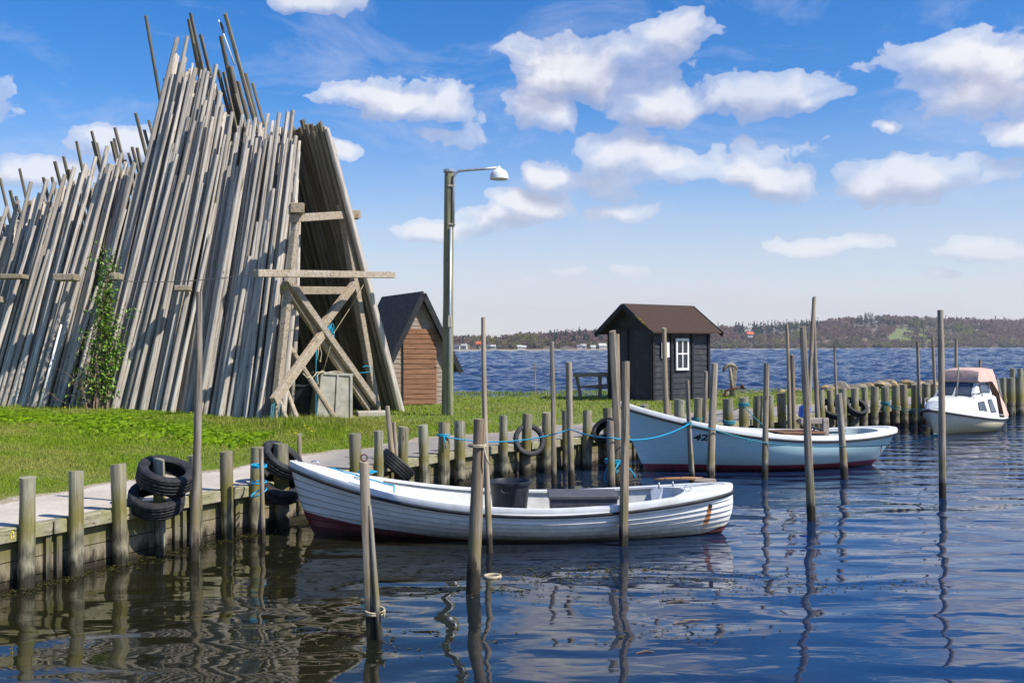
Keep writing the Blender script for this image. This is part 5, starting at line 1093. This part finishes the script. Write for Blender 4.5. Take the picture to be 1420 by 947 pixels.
# floating weed
V = []; F = []
def scum(cx, cy, n, sx, sy, s):
    for _ in range(n):
        x = cx + random.gauss(0, sx); y = cy + random.gauss(0, sy); a = U(0, 6.28); l = s * U(.4, 1.6); w_ = l * U(.2, .6); o = len(V)
        k = U(0.006, .014)
        V.extend([(x + l * math.cos(a), y + l * math.sin(a), .004), (x - w_ * math.sin(a), y + w_ * math.cos(a), k), (x - l * math.cos(a), y - l * math.sin(a), .004), (x + w_ * math.sin(a), y - w_ * math.cos(a), k)]); F.append((o, o + 1, o + 2, o + 3))
for s_ in np.arange(8.5, 21, .12):
    k_, n_, _ = kerb(s_)
    for _ in range(7):
        f = abs(random.gauss(0, .16)); scum(k_[0] - n_[0] * (.12 + f), k_[1] - n_[1] * (.12 + f), 2, .05, .05, .022)
for (x, y, n) in ((760, 800, 160), (850, 790, 170), (1010, 800, 120), (1090, 815, 90), (1220, 810, 60), (680, 818, 130), (930, 880, 60), (860, 830, 50), (480, 905, 70), (400, 880, 50), (560, 880, 60)):
    p = at(x, y); scum(p.x, p.y, n, .5, .16, .022)
p = at(890, 815); 
for _ in range(260): scum(p.x + U(-2.2, 2.8), p.y + U(-.6, .6), 1, .05, .05, .012)
if V: tag(numesh('floating_weed', np.array(V), np.array(F), [M['weed']]), 'brown weed scraps floating on the water by the quay', 'weed', kind='stuff')
for i, (x, y, a, l) in enumerate([(940, 835, .1, .12), (955, 862, .4, .17), (895, 905, .2, .08)]):
    p = at(x, y); mb = MB(); mb.tube([p + Vector((-l * math.cos(a), -l * math.sin(a), .004)), p + Vector((0, .02, .012)), p + Vector((l * math.cos(a), l * math.sin(a), .004))], [.004, .008, .004], 6)
    tag(mb.build('drift_twig', M['twig'], loc=p), 'dark twig drifting below the white boat stern, ' + ['nearest the boat', 'the longest of three', 'nearest the camera'][i], 'twig')

# ------------------------------------------------------------------ choppy open water past the jetty, real waves
wx_ = np.arange(-420, 1850, 3.0); ang = (wx_ - 710) / 1400
fa = FL[:, 0] / FL[:, 1]; o_ = np.argsort(fa); Yst = np.interp(ang, fa[o_], FL[o_, 1]); Yst = np.minimum(np.minimum(Yst, np.roll(Yst, 1)), np.roll(Yst, -1)) - .6
NR = 800; tt = np.linspace(0, 1, NR) ** 1.0
Yg = Yst[None, :] * (1800 / Yst[None, :]) ** tt[:, None]; Xg = Yg * ang[None, :]; Zg = np.zeros_like(Yg); dr = Yg * (math.log(1800 / 36) / NR)
for k in range(64):
    lam = .55 * 1.08 ** k; th = RNG.normal(-1.25, .85); kx, ky = math.cos(th) * 6.2832 / lam, math.sin(th) * 6.2832 / lam
    win = np.exp(-(np.log(lam / (4.4 * dr + .75)) / .6) ** 2)
    amp = .098 * lam / 6.2832
    ph = kx * Xg + ky * Yg + RNG.uniform(0, 6.28) + .8 * np.sin(Xg / lam * .21 + k) + .6 * np.sin(Yg / lam * .17 + 2 * k)
    Zg += win * amp * (np.sin(ph) + .25 * np.cos(2 * ph))
Zg += .10 + .16 * np.clip((Yg - 60) / 200, 0, 1)
nc = len(wx_); i_ = np.arange(NR - 1)[:, None] * nc + np.arange(nc - 1)[None, :]
mo_, nt, b = newmat('open_water'); pos = nd(nt, 'ShaderNodeNewGeometry').outputs['Position']
f1 = noise(nt, nd(nt, 'ShaderNodeMapping', ins={0: pos, 3: (2.2, 5, 1)}).outputs[0], 1., 4, .6)
f2 = noise(nt, nd(nt, 'ShaderNodeMapping', ins={0: pos, 3: (.02, .06, 1)}).outputs[0], 1., 3, .55)
bump(nt, b, f1, 1., .05)
nt.links.new(ramp(nt, f2, [(.3, (.004, .022, .068)), (.7, (.007, .034, .095))]), b.inputs['Base Color']); b.inputs['Roughness'].default_value = .1; b.inputs['IOR'].default_value = 1.2
ow = numesh('open_water', np.stack([Xg, Yg, Zg], 2).reshape(-1, 3), np.stack([i_, i_ + 1, i_ + nc + 1, i_ + nc], 2).reshape(-1, 4), [mo_]); ow.data.polygons.foreach_set('use_smooth', [True] * len(ow.data.polygons)); tag(ow, kind='structure')

# ------------------------------------------------------------------ far shore: hills, woods, houses
SH = [(-400, 900), (650, 900), (840, 1000), (985, 1250), (1420, 1600), (2000, 1700)]
CREST = [(-400, 466), (560, 462), (640, 471), (690, 474), (720, 469), (780, 466), (840, 463), (900, 461), (985, 459), (1020, 456), (1060, 454), (1100, 452), (1140, 449), (1180, 446), (1230, 444), (1300, 446), (1360, 447), (1420, 448), (1600, 446), (2000, 450)]
def hill_pt(px, t):     # t 0 at the shore .. 1 at the crest .. beyond
    D0 = interp(px, SH); D = D0 + 420 * t; y = ray(px, 470); az = y.x / y.y
    zc = aty(px, interp(px, CREST), D0 + 420).z - 4
    s = min(1, max(0, (t - .12) / .88)); sh0 = min(3.2, .3 + 60 * t); hz = sh0 + (zc - sh0) * (1 - (1 - s) ** 1.7) + 5 * s * (1 - s) * math.sin(px * .05 + 5 * t) + 1.5 * s * math.sin(px * .021 + 1) * (px > 950) if t <= 1 else zc + (t - 1) * 2 + 1.5 * math.sin(px * .021 + 1) * (px > 950)
    return Vector((az * D, D, hz))
mb = MB(); cols = list(range(-400, 2001, 12)); TS = [-.02, 0, .03, .06, .1, .14, .2, .28, .36, .45, .55, .65, .75, .85, 1.0, 1.3, 1.8]
rows = [[hill_pt(x, max(t, 0)) + (Vector((0, -8, -3)) if t < 0 else Vector()) for x in cols] for t in TS]
mb.grid(rows)
for fi in range(len(mb.f)):
    r_, c_ = divmod(fi, len(cols) - 1); x = cols[c_]; t = TS[r_]
    mb.m[fi] = 0 if t < .05 else (2 if (t < .1 and x < 900) or (1216 < x < 1312 and .15 < t < .5) or (640 < x < 690 and .3 < t < .5) else 1)
mhill = [pm('shore_sand', (.2, .175, .14), (.3, .265, .22), ns=.02, rough=.95, bs=0), pm('wood_floor', (.13, .095, .07), (.17, .13, .095), ns=.05, rough=1, bs=0), pm('far_meadow', (.14, .165, .055), (.17, .19, .07), ns=.01, rough=1, bs=0)]
tag(mb.build('hills', mhill, smooth=True), kind='structure')
mb = MB(); rows = []
for t, z in ((0, 2), (.5, 22), (1, 34), (1.6, 30)):
    rows.append([Vector(((x - 710) / 1400 * (2300 + 500 * t), 2300 + 500 * t, z * (.62 + .38 * math.sin(x * .013 + 1) ** 2 + .05 * math.sin(x * .09)))) for x in range(-500, 1100, 20)])
mb.grid(rows); tag(mb.build('distant_hills', pm('distant_wood', (.012, .022, .014), (.035, .045, .028), ns=.03, rough=1, bs=0), smooth=True), kind='structure')
# crowns made of many small leaf clumps
cm = [pm('bare_crown_purple', (.20, .12, .092), (.26, .165, .125), ns=.06, rough=1, bs=0), pm('bare_crown_brown', (.19, .145, .09), (.24, .19, .12), ns=.06, rough=1, bs=0), pm('budding_crown', (.16, .16, .035), (.24, .22, .055), ns=.06, rough=1, bs=0), pm('conifer_crown', (.012, .034, .022), (.025, .055, .033), ns=.06, rough=1, bs=0), pm('grey_bush', (.15, .13, .075), (.21, .185, .105), ns=.06, rough=1, bs=0)]
TC = []; 
def addtree(p, r, h, kind): TC.append((p.x, p.y, p.z, r, h, kind))
for i in range(5200):
    x = U(-200, 1750); t = .09 + 1.05 * U(0, 1) ** 1.7; 
    if x < 640 and U(0, 1) < .6: continue
    if 1228 + 40 * (t - .2) < x < 1284 + 30 * math.sin(t * 14) and .2 < t < .46: continue
    if 640 < x < 690 and t < .55 and U(0, 1) < .8: continue
    if x < 900 and t < .14: continue
    p = hill_pt(x, t); k = random.random(); n = math.sin(x * .031 + 2) + math.sin(x * .083) * .6 + math.sin(t * 7 + x * .02)
    kind = 0 if n > -.6 else (1 if n > -1.5 else 2)
    if t < .3: kind = random.choice([1, 4, 4, 2, 0])
    elif k < .03: kind = 2
    con = (1018 < x < 1135 and .4 < t < .97) or (760 < x < 835 and .25 < t < .75 and math.sin(x * .3 + t * 9) > -.3) or (1300 < x < 1420 and t > .96 and k < .4) or (1195 < x < 1215 and t > .9) or k > .985 or (1195 < x < 1310 and .46 < t < .6) or (1180 < x < 1225 and .5 < t < .85) or (1330 < x < 1380 and .35 < t < .7 and k < .6)
    s = p.y / 1000
    if con: addtree(p, U(2.2, 3.6) * s ** .5, U(9, 14) * s ** .5, 3)
    else: addtree(p, U(4.2, 7.2) * s ** .6 * (.75 if t < .3 else 1), U(6.5, 10) * s ** .5 * (.7 if t < .3 else 1), kind)
for m_ in cm:
    nt = m_.node_tree; bs_ = nt.nodes['Principled BSDF']; src = bs_.inputs['Base Color'].links[0].from_socket
    tl_ = nd(nt, 'ShaderNodeBsdfTranslucent'); nt.links.new(src, tl_.inputs[0]); mx = nd(nt, 'ShaderNodeMixShader', ins={0: .5}); nt.links.new(bs_.outputs[0], mx.inputs[1]); nt.links.new(tl_.outputs[0], mx.inputs[2]); nt.links.new(mx.outputs[0], nt.nodes['Material Output'].inputs[0])
nq = 46; T_ = np.array(TC); n = len(T_)
dirs = RNG.normal(size=(n, nq, 3)); dirs /= np.linalg.norm(dirs, axis=2)[:, :, None]; rad = RNG.random((n, nq)) ** .4
con = (T_[:, 5] == 3)[:, None]; hz = RNG.random((n, nq)) ** 1.5
cx = dirs[:, :, 0] * rad; cy = dirs[:, :, 1] * rad; cz = dirs[:, :, 2] * rad
rx = np.where(con, (1 - hz) * .95 + .08, 1.); 
Cx = T_[:, 0, None] + T_[:, 3, None] * cx * rx; Cy = T_[:, 1, None] + T_[:, 3, None] * cy * rx; Cz = T_[:, 2, None] + np.where(con, hz * T_[:, 4, None], T_[:, 4, None] * (.52 + .5 * cz))
Cn = np.stack([Cx, Cy, Cz], 2).reshape(-1, 3); N = len(Cn); s = np.repeat(T_[:, 3], nq) * RNG.uniform(.14, .34, N)
a = RNG.normal(size=(N, 3)); a /= np.linalg.norm(a, axis=1)[:, None]; b_ = np.cross(a, RNG.normal(size=(N, 3))); b_ /= np.linalg.norm(b_, axis=1)[:, None]
V = np.stack([Cn - a * s[:, None], Cn + b_ * s[:, None] * .8, Cn + a * s[:, None], Cn - b_ * s[:, None] * .8], 1).reshape(-1, 3)
tag(numesh('far_wood', V, np.arange(N * 4).reshape(-1, 4), cm, np.repeat(T_[:, 5], nq)), 'brown spring woodland with dark conifers covering the far shore', 'woodland', kind='stuff')
Mh = {'w': pm('house_render', (.42, .41, .38), (.55, .54, .5), ns=.3, bs=0), 'r': pm('red_tiles', (.5, .09, .04), (.6, .14, .07), ns=.5, bs=0), 'g': pm('slate_tiles', (.10, .10, .11), (.17, .17, .18), ns=.5, bs=0)}
def house(px, t, w, h, roof, lab):
    w *= .72; h *= .75; p = hill_pt(px, t); hs = thing('far_house', lab, 'house', p, U(-.4, .4)); rm = WM[hs.name]; q_ = lambda x, y, z: rm @ Vector((x, y, z)); d_ = w * .6
    m_ = MB(); m_.add([q_(x, y, z) for z in (-1, h) for x, y in ((-w/2, -d_/2), (w/2, -d_/2), (w/2, d_/2), (-w/2, d_/2))] + [q_(-w/2, 0, h + w * .3), q_(w/2, 0, h + w * .3)], [(0,1,5,4),(1,2,6,5),(2,3,7,6),(3,0,4,7),(4,8,7),(5,6,9)]); m_.build('wall', Mh['w'], hs)
    m_ = MB()
    for s_ in (-1, 1):
        pp = [q_(-w/2 - .4, s_ * (d_/2 + .4), h - .3), q_(w/2 + .4, s_ * (d_/2 + .4), h - .3), q_(w/2 + .4, 0, h + w * .3 + .15), q_(-w/2 - .4, 0, h + w * .3 + .15)]; m_.plate(pp, .2)
    m_.build('roof', Mh[roof], hs)
    for k in (-.28, 0, .28): m_ = MB(); m_.box(q_(k * w, -d_/2 - .03, h * .55), (w * .1, .06, h * .35), rm.to_3x3()); m_.build('window', M['glass'], hs)
NB = ['just right of the lamp post on the far shore', 'second right of the lamp post on the far shore', 'with a red tiled roof on the far shore', 'right of the red roofed house', 'farther right of the red roofed house', 'half way between two slim stakes, left of a pair', 'half way between two slim stakes, right of a pair', 'left of the hut on the far shore, first of four', 'left of the hut on the far shore, second of four', 'left of the hut on the far shore, third of four', 'nearest the hut on the far shore']
for i, (px, t, w, h, r_) in enumerate([(634, .12, 8, 4, 'g'), (644, .12, 7, 5, 'w'), (666, .16, 11, 6, 'r'), (679, .13, 7, 4, 'g'), (684, .11, 6, 4, 'w'), (720, .12, 6, 3.5, 'w'), (726, .12, 6, 3, 'w'), (803, .12, 7, 4, 'g'), (809, .12, 8, 4.5, 'w'), (822, .11, 7, 3, 'w'), (835, .12, 11, 4.5, 'w')]):
    house(px, t, w, h, r_, 'small white house ' + NB[i])
p = aty(1037, 472, 1320); 
hs = thing('far_house', 'tiny house with orange red roof among the trees right of the hut', 'house', hill_pt(1037, .3), .2); rm = WM[hs.name]
mb = MB(); mb.box(rm @ Vector((0, -6, 8)), (8, 5, 4), rm.to_3x3()); mb.build('wall', Mh['w'], hs); mb = MB(); mb.plate([rm @ Vector(p_) for p_ in ((-5, -9.5, 10), (5, -9.5, 10), (5, -6, 14), (-5, -6, 14))], .3); mb.plate([rm @ Vector(p_) for p_ in ((5, -2.5, 10), (-5, -2.5, 10), (-5, -6, 14), (5, -6, 14))], .3); mb.build('roof', Mh['r'], hs)
bp_ = aty(1397, 485, 700); mb = MB(); mb.tube([Vector((bp_.x, 700, -.5)), Vector((bp_.x, 700, 1.0)), Vector((bp_.x, 700, 1.2)), Vector((bp_.x, 700, 3.6))], [.8, .8, .3, .22], 8); tag(mb.build('channel_buoy', pm('green_paint', (.02, .25, .1), (.03, .3, .12), ns=2, bs=0), loc=(bp_.x, 700, 0)), 'green channel buoy far out on the water at right', 'buoy')

# ------------------------------------------------------------------ haze
mh_ = bpy.data.materials.new('haze_air'); mh_.use_nodes = True; nt = mh_.node_tree; nt.nodes.remove(nt.nodes['Principled BSDF'])
pv_ = nd(nt, 'ShaderNodeVolumePrincipled'); pv_.inputs['Color'].default_value = (.86, .91, 1, 1); pv_.inputs['Density'].default_value = HAZE; pv_.inputs['Anisotropy'].default_value = .2; nt.links.new(pv_.outputs[0], nt.nodes['Material Output'].inputs['Volume'])
mb = MB(); mb.box((0, 1600, 64.2), (8200, 3400, 131.4)); 
if HAZE: tag(mb.build('haze', mh_), kind='stuff')
# ------------------------------------------------------------------ sun, sky, clouds
SUN_AZ = Vector((.905, -.425, 0)).normalized(); EL = R(47)
sd = bpy.data.lights.new('sun', 'SUN'); sd.energy = 3.95; sd.angle = R(.53); sd.color = (1, .955, .88)
so = bpy.data.objects.new('sun', sd); COL.objects.link(so); dv = Vector((SUN_AZ.x * math.cos(EL), SUN_AZ.y * math.cos(EL), math.sin(EL))); so.rotation_euler = dv.to_track_quat('Z', 'Y').to_euler(); so.location = dv * 50
w = bpy.data.worlds.new('World'); sc.world = w; w.use_nodes = True; nt = w.node_tree; bg = nt.nodes['Background']
SS = .1
sky = nd(nt, 'ShaderNodeTexSky', sky_type='NISHITA', sun_disc=False, sun_elevation=EL, sun_rotation=math.atan2(SUN_AZ.x, SUN_AZ.y), altitude=0, air_density=1.0, dust_density=.25, ozone_density=3.0)
dirv = nd(nt, 'ShaderNodeTexCoord').outputs['Generated']; sp = nd(nt, 'ShaderNodeSeparateXYZ', ins={0: dirv})
az = mth(nt, 'ARCTAN2', sp.outputs[0], sp.outputs[1]); el = mth(nt, 'ARCSINE', sp.outputs[2])
AE = nd(nt, 'ShaderNodeCombineXYZ', ins={0: az, 1: el, 2: 0.}).outputs[0]
def p2a(px, py):
    u = (px - 710) / 1400; v = (485.5 - py) / 1400; a_ = math.atan(u); return a_, math.atan(v * math.cos(a_))
CL = [(820, 100, 125, 48), (770, 105, 70, 32), (905, 140, 70, 28), (880, 65, 85, 26), (925, 45, 60, 22), (560, 135, 95, 22), (622, 148, 48, 36), (622, 182, 42, 16), (768, 160, 52, 28), (1070, 132, 95, 27), (1130, 142, 55, 12),
      (850, 218, 85, 32), (930, 236, 175, 32), (1065, 246, 72, 24), (768, 243, 42, 18), (735, 284, 62, 19), (608, 317, 66, 18), (680, 302, 60, 15), (1325, 92, 105, 40), (1350, 130, 85, 32), (1400, 100, 60, 44), (1410, 190, 38, 18), (1232, 178, 28, 9),
      (1295, 245, 110, 28), (1340, 236, 70, 26), (1225, 256, 46, 15), (1132, 338, 72, 13), (1110, 347, 50, 9), (1360, 347, 66, 14), (440, 2, 56, 20), (172, 195, 55, 19), (60, 236, 75, 16), (868, 375, 30, 9), (738, 391, 13, 5), (785, 377, 18, 6), (470, 206, 24, 12), (1305, 377, 26, 5), (870, 292, 50, 12),
      (900, -170, 260, 55), (1350, -260, 260, 70), (380, -220, 220, 55), (50, -130, 200, 45), (700, -420, 300, 80), (1150, -480, 220, 60), (1700, 100, 160, 50), (1800, 290, 190, 30), (-250, 120, 180, 50), (-400, 300, 190, 30), (200, -500, 250, 70)]
grp = bpy.data.node_groups.new('cloud_field', 'ShaderNodeTree'); grp.interface.new_socket('Vec', in_out='INPUT', socket_type='NodeSocketVector'); grp.interface.new_socket('D', in_out='OUTPUT', socket_type='NodeSocketFloat')
gi = grp.nodes.new('NodeGroupInput'); go = grp.nodes.new('NodeGroupOutput')
wv = nd(grp, 'ShaderNodeTexNoise', ins={'Vector': gi.outputs[0], 'Scale': 16., 'Detail': 3., 'Roughness': .55}).outputs['Color']
wq = nd(grp, 'ShaderNodeVectorMath', operation='MULTIPLY_ADD', ins={0: wv, 1: (.06, .036, 0), 2: (-.03, -.018, 0)}).outputs[0]
pv = nd(grp, 'ShaderNodeVectorMath', operation='ADD', ins={0: gi.outputs[0], 1: wq}).outputs[0]
cur = None
for (x, y, rx, ry) in CL:
    a_, e_ = p2a(x, y); k1 = 1400 / (rx * 1.1); k2 = 1400 / (ry * 1.15)
    q_ = nd(grp, 'ShaderNodeVectorMath', operation='MULTIPLY_ADD', ins={0: pv, 1: (k1, k2, 0), 2: (-a_ * k1, -e_ * k2, 0)}).outputs[0]
    l_ = nd(grp, 'ShaderNodeVectorMath', operation='LENGTH', ins={0: q_}).outputs['Value']
    cur = l_ if cur is None else mth(grp, 'SMOOTH_MIN', cur, l_, .25)
fb_ = nd(grp, 'ShaderNodeTexNoise', ins={'Vector': nd(grp, 'ShaderNodeMapping', ins={0: pv, 3: (1, 1.35, 1)}).outputs[0], 'Scale': 24., 'Detail': 8., 'Roughness': .57}).outputs[0]
dd = mth(grp, 'ADD', mth(grp, 'SUBTRACT', 1.0, cur), mth(grp, 'MULTIPLY', mth(grp, 'SUBTRACT', fb_, .5), 1.75)); grp.links.new(dd, go.inputs[0])
def field(vec):
    g_ = nt.nodes.new('ShaderNodeGroup'); g_.node_tree = grp; nt.links.new(vec, g_.inputs[0]); return g_.outputs[0]
D0 = field(AE); D1 = field(nd(nt, 'ShaderNodeVectorMath', operation='ADD', ins={0: AE, 1: (.006, .02, 0)}).outputs[0])
sft = ramp(nt, noise(nt, nd(nt, 'ShaderNodeMapping', ins={0: AE, 3: (1, 1.6, 1)}).outputs[0], 6.5, 3, .5), [(.38, .42), (.6, 1.15)])
cov = ramp(nt, mth(nt, 'MULTIPLY_ADD', mth(nt, 'ADD', D0, .44), sft, -.32), [(-.32, 0.), (.1, .55), (.62, 1.)], 'EASE')
soft = noise(nt, AE, 5, 2)
cov = mth(nt, 'MULTIPLY', cov, ramp(nt, soft, [(.3, .66), (.62, .97)]))
cov = mth(nt, 'MULTIPLY', cov, ramp(nt, el, [(.03, .5), (.11, 1.)]))
lit = ramp(nt, mth(nt, 'SUBTRACT', D0, D1), [(.0, 0.), (.5, 1.)]); sh_ = mth(nt, 'MULTIPLY_ADD', mth(nt, 'SUBTRACT', D0, D1), .75, .45, clamp=True)
CK = .64 / SS
cc = ramp(nt, sh_, [(.05, (.47, .49, .63)), (.42, (.61, .62, .74)), (.66, (.77, .77, .85)), (.95, (.93, .93, .96))])
cc = mixc(nt, ramp(nt, el, [(.055, .75), (.095, 0.)]), cc, (.56, .61, .76))
cc = nd(nt, 'ShaderNodeVectorMath', operation='SCALE', ins={0: cc, 'Scale': CK * 1.0}).outputs[0]
skc = nd(nt, 'ShaderNodeHueSaturation', ins={'Hue': .511, 'Saturation': 1.44, 'Value': .98, 'Color': sky.outputs[0]}).outputs[0]
pale = nd(nt, 'ShaderNodeVectorMath', operation='SCALE', ins={0: (.745, .70, .77), 'Scale': CK}).outputs[0]
# thin high veil of cirrus near the horizon
cir = noise(nt, nd(nt, 'ShaderNodeMapping', ins={0: AE, 3: (3, 22, 1)}).outputs[0], 1., 5, .6)
vl = mth(nt, 'MULTIPLY', ramp(nt, el, [(.0, .9), (.05, .86), (.09, .62), (.16, .2), (.24, 0.)]), ramp(nt, cir, [(.25, .65), (.7, 1.1)]), clamp=True)
skc = mixc(nt, vl, skc, pale)
wis = noise(nt, nd(nt, 'ShaderNodeMapping', ins={0: AE, 2: (0, 0, .25), 3: (4, 11, 1)}).outputs[0], 1.2, 7, .68, dist=.6)
wm = mth(nt, 'MULTIPLY', ramp(nt, wis, [(.5, 0.), (.72, .42)]), ramp(nt, el, [(.05, 0.), (.1, 1.), (.5, .8)]))
skc = mixc(nt, wm, skc, nd(nt, 'ShaderNodeVectorMath', operation='SCALE', ins={0: (.66, .7, .86), 'Scale': CK}).outputs[0])
skc = mixc(nt, cov, skc, cc)
nt.links.new(skc, bg.inputs[0]); bg.inputs[1].default_value = SS
w.cycles.sampling_method = 'MANUAL'; w.cycles.sample_map_resolution = 1024

sc.view_settings.view_transform = 'Standard'; sc.view_settings.look = 'None'; sc.view_settings.exposure = .68; sc.view_settings.gamma = 1
sc.render.engine = 'CYCLES'; sc.cycles.max_bounces = 6; sc.cycles.use_denoising = True
